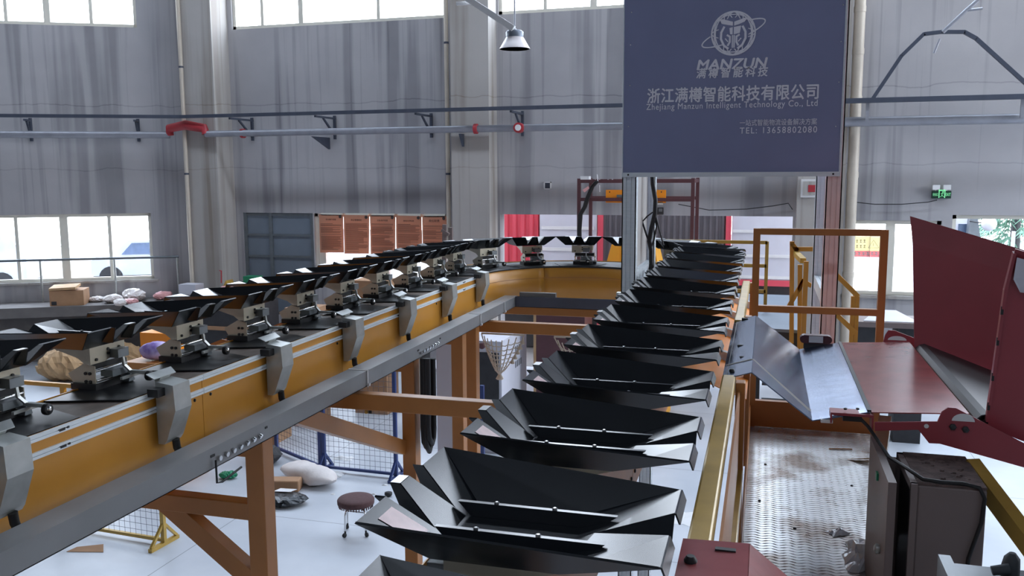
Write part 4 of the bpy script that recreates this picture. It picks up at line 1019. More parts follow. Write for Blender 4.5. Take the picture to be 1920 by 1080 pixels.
for y in (Y0, Yr): g.part(MB().box((XL+.09, y+.004, ztop-.09), (XR, y+.086, ztop)), 'head_beam', 'alu')
g.part(MB().box((XL+.03, Y0+.09, H(.65)), (XL+.034, Yr, ztop-.09)), 'side_cover', 'column')
b_ = MB(); c = atY(1180, 545, Y0); b_.box((XL-.03, Y0, H(.82)), (XL+.002, Y0+.05, H(.77))); g.part(b_, 'angle_bracket', 'galv')
Yb = 5.585
bl, brr = atY(1168, 320, Yb).x, atY(1574, 320, Yb).x
zb0 = atY(1370, 327, Yb).z; zb1 = EYE+1.45
g = W('banner_sign', 'large slate blue company sign with pale lettering on the portal', 'sign', ((bl+brr)/2, Yb, zb0))
g.part(MB().box((bl, Yb, zb0+.012), (brr, Yb+.012, zb1)), 'sheet', 'banner')
q = MB(); q.box((bl-.006, Yb-.010, zb0-.014), (brr+.004, Yb+.014, zb0+.014)); bar = g.part(q, 'bottom_bar', 'alu')
q = MB()
for x in (bl+.035, brr-.035): q.lathe([(.006, 0), (.006, .003)], (x, Yb-.010, zb0), (0, -1, 0), 10)
g.sub(q, 'screws', 'black', bar)
g.part(MB().box((brr-.004, Yb-.006, zb0+.014), (brr+.006, Yb+.014, zb1)), 'side_trim', 'alu'); g.part(MB().box((bl-.006, Yb-.004, zb0+.014), (bl, Yb+.014, zb1)), 'side_trim', 'alu')
q = MB()
for px, py in ((1184, 23), (1182, 84), (1181, 160), (1178, 237), (1581, 9), (1577, 78), (1573, 154), (1567, 237)):
    c = atY(px, py, Yb); q.lathe([(.006, 0), (.003, .004)], (c.x, Yb, c.z), (0, -1, 0), 8)
g.part(q, 'rivets', 'chrome')
def line(txt, pxl, pxr, pyt, pyb, name, **k):
    a, b = atY(pxl, pyb, Yb), atY(pxr, pyt, Yb); mid = (a.x+b.x)/2
    c0, c1 = atY((pxl+pxr)/2, pyb, Yb).z, atY((pxl+pxr)/2, pyt, Yb).z
    text_obj(txt, b.x-a.x, Yb-.003, (mid, c0), 'print', g, name, hgt=c1-c0, **k)
line('MANZUN', 1307, 1439, 110.5, 129, 'brand_word', bold=.03, skew=.18, space=1.0)
line('满樽智能科技', 1306, 1440, 126, 145, 'brand_characters', bold=.025, skew=.12, space=1.45)
line('浙江满樽智能科技有限公司', 1214, 1535, 161.5, 189.5, 'company_characters', bold=.022, space=1.05)
line('Zhejiang Manzun Intelligent Technology Co., Ltd', 1212, 1533, 191, 206, 'company_name', bold=.012, space=1.12)
line('一站式智能物流设备解决方案', 1387, 1532, 223, 235, 'tagline', bold=.006, space=1.02)
line('TEL: 13658802080', 1387, 1532, 238, 249.5, 'telephone', bold=.01, space=1.25)
# round emblem: a latticed globe with a ring and an urn-like figure
cc = atY(1375, 62.5, Yb); ER = (atY(1416, 62.5, Yb).x-atY(1334, 62.5, Yb).x)/2
def E_(u, v): return (cc.x+u*ER, Yb-.004, cc.z+v*ER)
em = MB()
def stroke(pts, wd=.05):
    for i in range(len(pts)-1):
        a, b = Vector(E_(*pts[i])), Vector(E_(*pts[i+1])); d = (b-a)
        if d.length < 1e-6: continue
        d.normalize(); stroke.k += 1; off = Vector((0, -.000004*(stroke.k % 500), 0)); w_ = Vector((d.z, 0, -d.x))*wd*ER*.5; a = a-d*wd*ER*.2+off; b = b+d*wd*ER*.2+off
        em.add([a-w_, b-w_, b+w_, a+w_], [(0, 1, 2, 3)])
stroke.k = 0
circ = lambda n=40: [(math.cos(2*PI*k/n), math.sin(2*PI*k/n)) for k in range(n+1)]
stroke(circ(48), .055)
def great(tilt, lon, a0=0, a1=2*PI, n=30):
    out = []
    for k in range(n+1):
        t = a0+(a1-a0)*k/n
        v = Vector((math.cos(t), math.sin(t), 0)); v = Matrix.Rotation(tilt, 3, 'X') @ v; v = Matrix.Rotation(lon, 3, 'Y') @ v
        out.append((v.x, v.y))
    return out
for lon in (.55, 1.15, -.55, -1.15): stroke([(x*.97, y*.97) for x, y in great(0, lon)], .05)
for tl in (.9, -.9):
    for off in (0, PI/2.6, -PI/2.6): stroke([(x*.985, y*.985) for x, y in [(Matrix.Rotation(off, 2) @ Vector(p_)) for p_ in great(tl+.4, 0)]], .045)
ring = [(1.52*math.cos(t)*.94-.22*math.sin(t)*.30, 1.52*math.cos(t)*.335+.34*math.sin(t)) for t in [2*PI*k/48 for k in range(49)]]
rp_ = []
for x, y in ring:
    inside = x*x+y*y < .98 and y > x*.335*.9/.94
    if inside:
        if len(rp_) > 1: stroke(rp_, .06)
        rp_ = []
    else: rp_.append((x, y))
if len(rp_) > 1: stroke(rp_, .06)
def blob(pts): em.prism([E_(*p) for p in pts], (0, -.0015, 0))
emb = g.part(em, 'globe_lattice', 'print'); em = MB()
disc = MB(); disc.prism([(x*.70*ER+cc.x-0.0, Yb-.0055, y*.72*ER+cc.z) for x, y in circ(24)[:-1]], (0, -.0008, 0)); g.part(disc, 'emblem_ground', 'banner')
def E_(u, v): return (cc.x+u*ER, Yb-.008, cc.z+v*ER)
blob([(-.62, .62), (-.50, .66), (-.03, .52), (-.03, .34), (-.25, .38), (-.55, .45)]); blob([(.03, .34), (.03, .52), (.50, .68), (.62, .64), (.50, .50), (.25, .40)])
blob([(-.18, .24), (-.03, .28), (-.03, -.06), (-.15, -.04)]); blob([(.02, .28), (.35, .33), (.30, .0), (.02, -.06)])
for sg in (-1, 1):
    stroke([(sg*.42, .30), (sg*.55, .05), (sg*.56, -.25), (sg*.42, -.55), (sg*.22, -.70)], .10)
    stroke([(sg*.28, -.08), (sg*.15, -.16), (sg*.15, -.40), (sg*.24, -.56)], .09); stroke([(sg*.36, -.24), (sg*.24, -.38)], .05)
stroke([(-.03, -.10), (-.03, -.66)], .06); stroke([(.05, -.10), (.05, -.66)], .06)
g.part(em, 'urn_figure', 'print')
# power strip and cables on the left post
g = W('power_strip', 'grey socket strip fixed to the left aluminium post', 'power strip', (XL+.05, Yr, H(.30)))
a, b = atY(1204, 412, Yr-.02), atY(1213, 372, Yr-.02)
g.part(MB().box((a.x, Yr-.035, a.z), (b.x, Yr-.001, b.z)), 'housing', 'steel'); q = MB()
for k in range(7): z = a.z+.012+k*(b.z-a.z-.02)/7; q.box((a.x+.006, Yr-.037, z), (b.x-.006, Yr-.034, z+.012))
g.part(q, 'sockets', 'black')
def cable(name, pix, r, label, Y=6.35, m='black'):
    return single(MB().tube([atY(px, py, Y) for px, py in pix], r, 6), name, m, label, 'cable', 'cables at the left aluminium post')
cable('hanging_cable', ((1223, 327), (1224, 345), (1229, 375), (1228, 400), (1221, 430), (1217, 452), (1221, 470), (1221, 510)), .016, 'thick bundled black cable hanging in front of the left post')
cable('hanging_cable', ((1204, 415), (1212, 440), (1220, 462), (1221, 480)), .007, 'thin black cable curving from the socket strip to the thick bundle')
cable('hanging_cable', ((1228, 400), (1236, 430), (1242, 452), (1244, 460)), .006, 'thin black cable swinging out to the right of the thick bundle')
cable('hanging_cable', ((1227, 402), (1231, 425), (1226, 450), (1222, 462)), .006, 'thin black cable looping close along the thick bundle')
cable('hanging_cable', ((1204, 416), (1214, 405), (1224, 398)), .005, 'short black cable from the socket strip up to the bundle')

# ================================================================== ON THE HALL FLOOR
def F(px, py): return atH(px, py, EYE)
def mesh_fence(label, p, q, h, m, cell=.075, foot=True, wires='wire_mesh', cat='fence', name='mesh_fence', group=None):
    p, q = Vector((p[0], p[1], 0)), Vector((q[0], q[1], 0)); d = (q-p); L = d.length; d.normalize(); n = Vector((-d.y, d.x, 0))
    g = W(name, label, cat, (p+q)/2, group); up = Vector((0, 0, 1)); z0 = .06
    for e in (p, q): g.part(MB().bar(e+up*0.01, e+up*h, .045, .045), 'post', m)
    for z in (z0, h-.02): g.part(MB().bar(p+up*z, q+up*z, .035, .035), 'rail', m)
    w_ = MB(); k = int(L/cell)
    for i in range(1, k): e = p+d*(L*i/k); w_.tube([e+up*z0, e+up*h], .0024, 4, False)
    for j in range(1, int(h/cell)): z = z0+j*cell; w_.tube([p+up*z, q+up*z], .0024, 4, False)
    g.part(w_, wires, 'duct')
    if foot:
        for e in (p, q):
            f_ = MB(); f_.bar(e-n*.22+up*.02, e+n*.22+up*.02, .05, .04); f_.bar(e-n*.2+up*.04, e+up*.26, .03, .03); f_.bar(e+n*.2+up*.04, e+up*.26, .03, .03); g.part(f_, 'foot', m)
    return g
fA, fB = F(605, 882), F(743, 897)
mesh_fence('navy wire mesh fence panel right of the white sack', fA+Vector((.03, 0, 0)), fB, 1.5, 'navy')
mesh_fence('navy wire mesh fence panel left of the sack with dark bag behind', fA+(fA-fB)*.95+Vector((0, .55, 0)), fA-Vector((.03, 0, 0)), 1.5, 'navy', foot=False)
c = atY(866, 720, 10.3); e = atY(904, 720, 10.3)
mesh_fence('narrow navy wire mesh fence panel before the dark cabinet', (c.x, 10.3), (e.x, 10.3), c.z, 'navy')
p = F(308, 1022)
mesh_fence('low yellow framed wire fence under the left track', (p.x-1.55, p.y+.10), (p.x, p.y), 1.25, 'olive')

# stool on castors
p = F(669, 999)
g = W('rolling_stool', 'low round stool with brown cloth seat on castors', 'stool', (p.x, p.y, 0))
R_ = .212; zs = .42
g.part(MB().lathe([(R_*.90, zs-.075), (R_*.99, zs-.06), (R_*1.0, zs-.02), (R_*.94, zs-.003), (R_*.6, zs+.008), (0.001, zs+.010)], (p.x, p.y, 0), n=36), 'seat', 'seatcloth')
q = MB(); random.seed(2)
for k in range(40): a = 2*PI*k/40; q.bar((p.x+R_*.93*math.cos(a), p.y+R_*.93*math.sin(a), zs-.07), (p.x+R_*.91*math.cos(a), p.y+R_*.91*math.sin(a), zs-.09-random.uniform(0, .012)), .012, .004)
g.part(q, 'fringe', 'seatcloth')['kind'] = 'stuff'
q = MB()
for k in range(4):
    a = PI/4+.35+k*PI/2; cx_, sy = math.cos(a), math.sin(a)
    l_ = g.part(MB().tube([(p.x+.03*cx_, p.y+.03*sy, zs-.10), (p.x+.10*cx_, p.y+.10*sy, zs-.10), (p.x+.145*cx_, p.y+.145*sy, zs-.125), (p.x+.16*cx_, p.y+.16*sy, zs-.17), (p.x+.165*cx_, p.y+.165*sy, .07)], .011, 10), 'leg', 'chrome')
    w_ = MB(); b = Vector((p.x+.165*cx_, p.y+.165*sy, 0)); t = Vector((-sy, cx_, 0))
    w_.lathe([(.012, -.012), (.026, -.010), (.026, .010), (.012, .012)], b+Vector((cx_*.012, sy*.012, .026)), t, 14); w_.tube([b+Vector((0, 0, .03)), b+Vector((0, 0, .075))], .012, 8)
    g.sub(w_, 'castor', 'black', l_)
g.part(MB().tube([(p.x-.11, p.y, zs-.17), (p.x+.11, p.y, zs-.17)], .008, 8), 'cross_bar', 'chrome')

def sack(name, c, L, w_, h, rz, m, label, cat, seed=1, rough=.03, group=None, z=0):
    """soft stuffed sack lying on its side: a closed, pinched, wrinkled body"""
    random.seed(seed); n, k = 14, 16; vs = []; ph = [random.uniform(0, 6) for _ in range(4)]
    for i in range(n+1):
        u = i/n*2-1; pr = max(.03, (1-abs(u)**3.2))**.55
        for j in range(k):
            a = 2*PI*j/k; r_ = pr*(1+.07*math.sin(3*a+4*u+ph[0])+.05*math.sin(7*u+2*a+ph[1])+random.uniform(-rough, rough))
            x = u*L/2*(1+random.uniform(-rough, rough)*.6)*(1+.04*math.sin(2*a+ph[2])); y = math.cos(a)*w_/2*r_; zz = h/2+max(math.sin(a)*h/2*r_, -h/2*.96)
            if pr < .5: y *= 1.6
            vs.append((c[0]+x*math.cos(rz)-y*math.sin(rz), c[1]+x*math.sin(rz)+y*math.cos(rz), z+max(.002, zz)))
    q = MB(); q.add(vs, [(i*k+j, (i+1)*k+j, (i+1)*k+(j+1) % k, i*k+(j+1) % k) for i in range(n) for j in range(k)], rough < .05)
    q.add(vs[:k], [tuple(range(k))]); q.add(vs[-k:], [tuple(range(k))[::-1]])
    return single(q, name, m, label, cat, group, loc=(c[0], c[1], z))
sack('woven_sack', F(580, 903), .95, .42, .24, -.35, 'bag', 'stuffed white woven sack lying on the floor', 'sack', 3, rough=.045)
sack('plastic_bag', F(528, 944), .62, .40, .12, .15, 'blackbag', 'flat shiny black plastic bag on the floor before the carton roll', 'bag', 8, rough=.17)
sack('dark_bag', F(500, 868), .42, .32, .24, .2, 'dark', 'dark grey bag lying behind the left wire fence', 'bag', 9, rough=.12)
sack('pink_bag', F(489, 938), .12, .16, .10, 1.2, 'pink', 'small pale pink bag beside the ochre leg', 'bag', 10, rough=.12)
sack('green_debris', F(428, 897), .24, .14, .10, .3, 'green', 'small green and dark bundle left of the ochre leg', 'bundle', 11, rough=.15)
p = F(533, 918); q = MB(); q.box((p.x-.23, p.y-.10, 0), (p.x+.22, p.y+.10, .15)); g = single(q, 'torn_carton', 'card', 'torn brown carton between white sack and black bag', 'carton', rz) if False else tag(q.build('torn_carton', 'card', None, loc=(p.x, p.y, 0), bevel=.02), 'torn brown carton between white sack and black bag', 'carton')
g.rotation_euler[2] = .25
p = F(534, 938); q = MB(); q.quad((p.x-.12, p.y-.06, .128), (p.x+.10, p.y-.03, .13), (p.x+.13, p.y+.09, .126), (p.x-.09, p.y+.06, .128)); single(q, 'paper_sheet', 'white', 'pale sheet lying on the black plastic bag', 'paper', solid=.003)
p = F(645, 860); crumple('paper_sheet', p.x, p.y, 0, .30, .16, .04, 'white', 'crumpled white paper beyond the wire fence', 'paper', 12, 6)
p = F(622, 890); crumple('paper_sheet', p.x, p.y, 0, .34, .20, .05, 'white', 'torn white paper under the fence foot', 'paper', 13, 6)
for i, (px, py, nm) in enumerate(((722, 910, 'right of the sack'), (624, 927, 'below the sack'), (700, 927, 'behind the stool'))):
    p = F(px, py); crumple('paper_scrap', p.x, p.y, 0, .07, .04, .02, 'white', 'tiny white scrap on the floor '+nm, 'scrap', 20+i, 3, group='white scraps on the floor')
p = F(160, 1040); q = MB(); q.prism([(p.x-.25, p.y, .002), (p.x+.15, p.y+.1, .002), (p.x+.05, p.y+.22, .03), (p.x-.2, p.y+.1, .02)], (0, 0, .004)); single(q, 'cardboard_scrap', 'card', 'brown cardboard scrap under the near trunking', 'scrap')
p = F(725, 926); 
single(MB().lathe([(.03, 0), (.05, .02), (.05, .05), (.02, .06)], (F(728, 928).x+.02, F(728, 928).y-.04, 0), n=10), 'rubber_puck', 'black', 'small round black rubber piece on the floor right of the stool', 'cap')
# hanging wire plugs from the near beam
for i, (px, py, m_) in enumerate(((688, 765, 'olive'), (695, 765, 'black'))):
    a = atY(px, py-6, 4.76); q = MB().tube([(a.x, 4.76, H(1.415)), (a.x, 4.75, a.z), (a.x, 4.75, a.z-.05)], [.004, .008, .012], 6)
    single(q, 'hanging_plug', m_, ('brass' if i == 0 else 'black')+' hose plug hanging below the near cross beam', 'plug')

# black hose loops hung from the trunking
for i, (x0, x1, yb_) in enumerate(((796, 803, 838), (801, 809, 846), (806, 814, 832))):
    X = -2.30+.03*i
    pts = [(x0-4, 672), (x0-3, 740), (x0-3, 800), (x0-1, yb_-10), ((x0+x1)/2, yb_), (x1-1, yb_-12), (x1, 800), (x1-1, 740), (x1-2, 672)]
    single(MB().tube([atX(px, py, X) for px, py in pts], .020, 8), 'hanging_hose', 'black', ['leftmost', 'middle', 'rightmost'][i]+' of three black hose loops hanging below the grey trunking', 'hose', 'black hose loops')
q = MB(); a = atX(800, 672, -2.33); q.box((a.x-.03, a.y-.05, a.z-.25), (a.x-.028, a.y+.14, H(1.29))); single(q, 'black_cover', 'black', 'black plastic sheet behind the hose loops', 'sheet')
# beige casing and pale sheet beyond
a, b = atY(778, 806, 6.4), atY(791, 690, 6.4); single(MB().box((a.x, 6.4, a.z), (b.x, 6.46, H(1.3))), 'cable_casing', 'pvc', 'beige upright casing left of the hose loops', 'casing')
a, b = atY(820, 800, 7.9), atY(852, 660, 7.9); single(MB().box((a.x, 7.9, a.z-.9), (b.x, 7.93, H(1.32))), 'pale_panel', 'truckwhite', 'pale grey upright panel right of the hose loops', 'panel')

# rope net hanging from the far beam
def net(label, px0, px1, py0, tip, Y, nv=9, nh=8, group=None):
    a, b = atY(px0, py0, Y), atY(px1, py0, Y); t = atY(*tip, Y); zt = H(1.415)
    g = W('rope_net', label, 'net', ((a.x+b.x)/2, Y, t.z), group); q = MB(); P = []
    for i in range(nv):
        u = i/(nv-1); row = []
        for j in range(nh+1):
            v = j/nh; x = a.x+(b.x-a.x)*u; top = Vector((x, Y-.02-.16*math.sin(PI*u), zt-(.0)))
            f = (1-v)**.75*.96+.04
            row.append(Vector((t.x+(x-t.x)*f, Y-.02-.20*math.sin(PI*u)*f, zt+(t.z-zt)*(v**.92)+.02*math.sin(PI*u)*f*-1)))
        P.append(row)
    for row in P: q.tube(row, .0055, 5)
    for j in range(1, nh):
        for i in range(nv-1):
            m_ = (P[i][j]+P[i+1][j])/2-Vector((0, 0, .01)); q.tube([P[i][j], m_, P[i+1][j]], .005, 5)
    g.part(q, 'netting', 'rope')
    def tuft(p, s):
        q = MB(); q.lathe([(s*.3, 0), (s*.45, -s*.3), (s*.3, -s*.6), (s*.8, -s*1.5), (s*.6, -s*1.7)], p, n=9); return q
    g.part(tuft(t+Vector((0, 0, .02)), .045), 'tassel', 'rope')
    for j in range(1, 6): g.part(tuft(P[-1][j]+Vector((.01, 0, .015)), .025), 'knot', 'rope')
    g.part(MB().tube([P[0][0], (P[0][0].x, Y-.02, zt-.0), (P[-1][0].x, Y-.02, zt)], .008, 6), 'head_rope', 'rope')
net('pointed white rope net hanging from the far cross beam', 904, 984, 622, (937, 700), 7.37)
net('white rope net half hidden behind the trays', 1040, 1110, 628, (1085, 690), 7.37, 7, 5)

# cabinets beyond the track
Yc = 12.0
a, b = atY(862, 637, Yc), atY(940, 637, Yc); rt = _ray(987, 650); Yd = b.x/(rt.x/rt.y)
g = W('machine_cabinet', 'white topped cabinet with dark front and two round knobs', 'cabinet', ((a.x+b.x)/2, Yc+.4, 0))
zt = a.z; z1 = atY(900, 660, Yc).z
g.part(MB().box((a.x, Yc, 0), (b.x, Yd, zt)), 'body', 'truckwhite')
g.part(MB().box((a.x+.04, Yc-.012, .12), (b.x-.04, Yc-.001, z1)), 'dark_door', 'dark')
for px in (872, 904): c = atY(px, 648, Yc); g.part(MB().lathe([(.05, 0), (.05, .02), (.03, .03)], (c.x, Yc, c.z), (0, -1, 0), 14), 'knob', 'maroon')
q = MB()
for px, py in ((966, 662), (966, 690)):
    c = atX(px, py, b.x); 
    for k in range(4): q.box((b.x+.001, c.y+.10*k, c.z), (b.x+.004, c.y+.10*k+.05, c.z+.10))
g.part(q, 'side_marks', 'steel')
a, b = atY(1004, 640, 13), atY(1060, 640, 13)
g = W('red_cabinet', 'dark red cabinet beyond the right row of trays', 'cabinet', ((a.x+b.x)/2, 13.3, 0))
g.part(MB().box((a.x, 13, 0), (b.x+.3, 13.6, H(2.1))), 'body', 'maroon'); g.part(MB().box((a.x-.03, 12.99, 0), (a.x+.01, 13.02, H(2.1))), 'edge', 'kraft'); g.part(MB().box((a.x+.02, 12.985, H(3.0)), (b.x+.28, 13.0, H(2.98))), 'drawer_gap', 'dark')
g = W('low_workbench', 'pale low workbench beyond the navy fence', 'bench', F(700, 800))
p = F(690, 840); g.part(MB().box((p.x-.9, p.y+2.2, .70), (p.x+1.0, p.y+2.9, .75)), 'top', 'truckwhite')
for x in (-.8, .9):
    for y in (2.25, 2.82): g.part(MB().box((p.x+x-.03, p.y+y, 0), (p.x+x+.03, p.y+y+.05, .70)), 'leg', 'steel')

# maroon scaffold with an orange control board
Ys = 15.6
xa, xb = atY(1085, 400, Ys).x, atY(1298, 400, Ys).x; z0_, z1_ = atY(1100, 340, Ys).z, atY(1100, 374, Ys).z
g = W('scaffold_frame', 'maroon tube frame behind the bend carrying cables', 'frame', ((xa+xb)/2, Ys+.5, 0))
for x, y in ((xa, Ys), (xb, Ys), (xa, Ys+1.1), (xb, Ys+1.1)): g.part(MB().box((x-.03, y, 0), (x+.03, y+.06, z0_+.05)), 'post', 'maroon')
for y in (Ys, Ys+1.1):
    for z in (z0_, z1_): g.part(MB().box((xa+.03, y+.005, z-.03), (xb-.03, y+.055, z+.03)), 'cross_tube', 'maroon')
for x in (xa, xb): g.part(MB().box((x-.025, Ys+.06, z0_-.03), (x+.025, Ys+1.1, z0_+.03)), 'depth_tube', 'maroon')
a, b = atY(1136, 380, Ys+.06), atY(1249, 356, Ys+.06)
zt_ = 0
g = W('control_board', 'orange board with terminals on the maroon frame', 'board', ((a.x+b.x)/2, Ys+.06, a.z))
bd = g.part(MB().box((a.x, Ys+.045, a.z), (b.x, Ys+.07, b.z)), 'board', 'orange')
q = MB(); zt = z1_+.025
for k in range(16):
    x = a.x+.2+k*(b.x-a.x-.5)/16; q.box((x, Ys+.02, zt+.01), (x+.04, Ys+.045, zt+.06))
g.part(q, 'terminals', 'steel')
q = MB()
for px in (1143, 1240): c = atY(px, 360, Ys+.04); q.lathe([(.012, 0), (.012, .004)], (c.x, Ys+.045, c.z), (0, -1, 0), 8)
g.part(q, 'holes', 'black')
a, b = atY(1224, 384, Ys+.06), atY(1243, 379, Ys+.06); g.part(MB().box((a.x, Ys+.045, a.z), (b.x, Ys+.07, b.z)), 'white_tag', 'white')
a, b = atY(1226, 402, 17.47), atY(1244, 389, 17.47); 
g = W('wall_plaque', 'small dark wall plaque with pale marks behind the hanging cables', 'plaque', ((a.x+b.x)/2, 17.48, a.z)); g.part(MB().box((a.x-.05, 17.46, a.z), (b.x, 17.5, b.z)), 'plate', 'dark'); 
q = MB(); c = atY(1238, 394, 17.455); q.box((c.x-.03, 17.452, c.z-.03), (c.x+.04, 17.457, c.z+.03)); g.part(q, 'mark', 'steel')
for i in range(4):
    pts = [atY(px+i*1.6, py, Ys-.03) for px, py in ((1117, 340), (1108, 350), (1099, 372), (1094, 388), (1086, 402), (1084, 430), (1084, 452))]
    single(MB().tube(pts, .018, 6), 'cable_strand', 'black', ['leftmost', 'second', 'third', 'rightmost'][i]+' of four black cables running down the maroon frame', 'cable', 'cables on the maroon frame')
a, b = atY(1085, 340, Ys), atY(1104, 335, Ys); single(MB().box((a.x+.03, Ys, z0_+.031), (b.x, Ys+.2, z0_+.09)), 'white_box', 'white', 'small white box on the top left of the maroon frame', 'box')
q = MB(); random.seed(4)
for k in range(7):
    px = 1110+k*8; q.tube([atY(px, 340, Ys+.02), atY(px+6, 337.5+random.uniform(-1, 1), Ys+.02), atY(px+14, 339.6, Ys+.02)], .007, 5)
q.tube([atY(1121, 340, Ys), atY(1119.5, 327, Ys)], .008, 5); q.tube([atY(1124, 347, Ys-.02), atY(1124.5, 360, Ys-.02)], .007, 5)
single(q, 'cable_ties', 'white', 'white plastic ties and strands on the top of the maroon frame', 'cable ties')
a = atY(1098, 354, Ys-.04); q = MB(); q.prism([atY(*p_, Ys-.05) for p_ in ((1092, 356), (1103, 349), (1105, 353), (1096, 361))], (0, .004, 0)); single(q, 'cable_label', 'pink', 'pale paper tag on the cables of the maroon frame', 'tag')

# yellow tarpaulin over a pile behind the bend
a, b = atY(1120, 470, 14), atY(1250, 470, 14)
random.seed(31); q = MB(); n = 16; vs = []
for j in range(n+1):
    for i in range(n+1):
        u, v = i/n, j/n; e = min(1, 5*min(u, 1-u, v, 1-v)+.02)
        top = atY(1150, 452+random.uniform(0, 10)+30*max(0, u-.45), 14).z
        vs.append((a.x+(b.x-a.x)*u, 13.9+1.2*v, 0 if i in (0, n) or j in (0, n) else max(.01, top*(e**.25)*(1+random.uniform(-.015, .015)))))
q.add(vs, [(j*(n+1)+i, j*(n+1)+i+1, (j+1)*(n+1)+i+1, (j+1)*(n+1)+i) for j in range(n) for i in range(n)])
tag(q.build('tarpaulin_pile', 'tarp', None, loc=(a.x+.4, 14.4, 0)), 'crumpled yellow tarpaulin over a pile beyond the bend', 'tarpaulin')

# ================================================================== FAR RIGHT: SECOND PLATFORM, STAIRS, BENCH
g = W('far_platform', 'plain grey platform beyond the end gate', 'platform', (.2, 9, H(1.5)))
g.part(MB().prism([(-.08, 8.74, H(1.5)-.03), (.39, 8.70, H(1.5)-.03), (.45, 11.2, H(1.5)-.03), (-.3, 11.2, H(1.5)-.03)], (0, 0, .03)), 'top', 'doorgrey')
g.part(MB().box((-.06, 8.72, H(1.70)), (.38, 8.76, H(1.535))), 'front_beam', 'dark')
for x in (-.03, .34):
    for y in (8.80, 10.9): g.part(MB().box((x-.03, y, 0), (x+.03, y+.06, H(1.53))), 'leg', 'dark')
for k in range(3): g.part(MB().box((.02, 8.45-.16*k, H(1.80+.16*k)), (.30, 8.70-.16*k, H(1.78+.16*k))), 'step', 'dark')
# orange outlet slides beyond the right row
for k, (y0, y1) in enumerate(((4.4, 5.05), (5.15, 5.8), (5.9, 6.55), (6.65, 7.3))):
    X = -.42
    g = W('outlet_slide', 'orange slide beside the right row, '+['nearest to us', 'second one back', 'third one back', 'rearmost'][k], 'slide', (X+.2, (y0+y1)/2, H(1.3)), 'orange slides beside the right row')
    g.part(MB().prism([(X, y0, H(.98)), (X, y1, H(.98)), (X+.36, y1, H(1.12)), (X+.36, y0, H(1.12))], (0, 0, .004)), 'chute_bed', 'orange')
    g.part(MB().prism([(X, y1+.01, H(.95)), (X+.37, y1+.01, H(1.06)), (X+.37, y1+.01, H(1.15)), (X, y1+.01, H(1.03))], (0, .05, 0)), 'white_edge', 'white')
a_ = W('yellow_guard', 'yellow tube guard frame far behind the right row', 'guard', (atY(1320, 550, 9.8).x, 9.8, H(1.5)))
Q = lambda px, py: atY(px, py, 9.8)
xr_, xl_ = Q(1437, 500).x, Q(1210, 500).x
for z in (Q(1437, 455).z, Q(1437, 499).z, Q(1437, 547).z): a_.part(MB().box((xl_, 9.8, z-.018), (xr_, 9.835, z+.018)), 'rail', 'olive')
for x in (xl_, (xl_+xr_)/2-.1, xr_): a_.part(MB().box((x-.018, 9.8, H(1.55)), (x+.018, 9.835, Q(1437, 453).z)), 'post', 'olive')
g = W('stair_railing', 'yellow stair railing left of the right aluminium posts', 'railing', (.45, 8.6, 0))
Q = lambda px, py, Y=8.6: atY(px, py, Y)
def bars(g, name, Y, segs, m='yellow', wd=.04):
    for s_ in segs:
        q = MB()
        for i in range(len(s_)-1):
            a, b = atY(*s_[i], Y), atY(*s_[i+1], Y); d = (b-a).normalized()*wd*.45; q.bar(a-d, b+d, wd, wd, (0, 1, 0))
        g.part(q, name, m)
bars(g, 'rail', 8.6, [((1480, 573), (1506, 527), (1518, 534)), ((1486, 458), (1493, 467), (1530, 467))])
bars(g, 'post', 8.6, [((1485, 456), (1484, 640)), ((1500, 500), (1499, 650))])
x_ = Q(1492, 475); g.part(MB().bar(x_, atY(1506, 489, 8.1), .05, .045), 'handrail', 'olive'); g.part(MB().box((x_.x+.05, 8.0, 0), (x_.x+.09, 8.04, atY(1506, 490, 8.02).z)), 'post', 'yellow')
g.part(MB().box((x_.x-.06, 8.6, 0), (x_.x-.02, 8.64, Q(1485, 640).z)), 'post', 'yellow')
g = W('stair_railing', 'yellow stair railing right of the right aluminium posts', 'railing', (.8, 7.8, 0))
bars(g, 'rail', 7.8, [((1556, 503), (1606, 553)), ((1556, 578), (1602, 622))])
for px in (1598, 1606): x_ = atY(px, 600, 7.8).x; g.part(MB().box((x_-.016, 7.8, 0), (x_+.016, 7.84, atY(px, 556, 7.8).z)), 'post', 'yellow')
a, b = atY(1606, 603, 14), atY(1740, 603, 14)
g = W('dark_workbench', 'dark bench with a white board under the right window', 'bench', ((a.x+b.x)/2, 14.3, 0))
g.part(MB().box((a.x, 14, a.z-.08), (b.x, 14.8, a.z)), 'top', 'cab'); g.part(MB().box((a.x+.02, 14.05, 0), (a.x+.3, 14.7, a.z-.08)), 'pedestal', 'dark'); g.part(MB().box((a.x+.6, 14.1, 0), (b.x, 14.7, a.z-.08)), 'cupboard', 'dark')
q = MB(); q.prism([(a.x+.1, 14.05, a.z+.002), (b.x-.1, 14.05, a.z+.002), (b.x-.35, 14.7, a.z+.08), (a.x+.35, 14.7, a.z+.08)], (0, 0, .012)); single(q, 'white_board', 'truckwhite', 'white board lying on the dark bench under the right window', 'board')
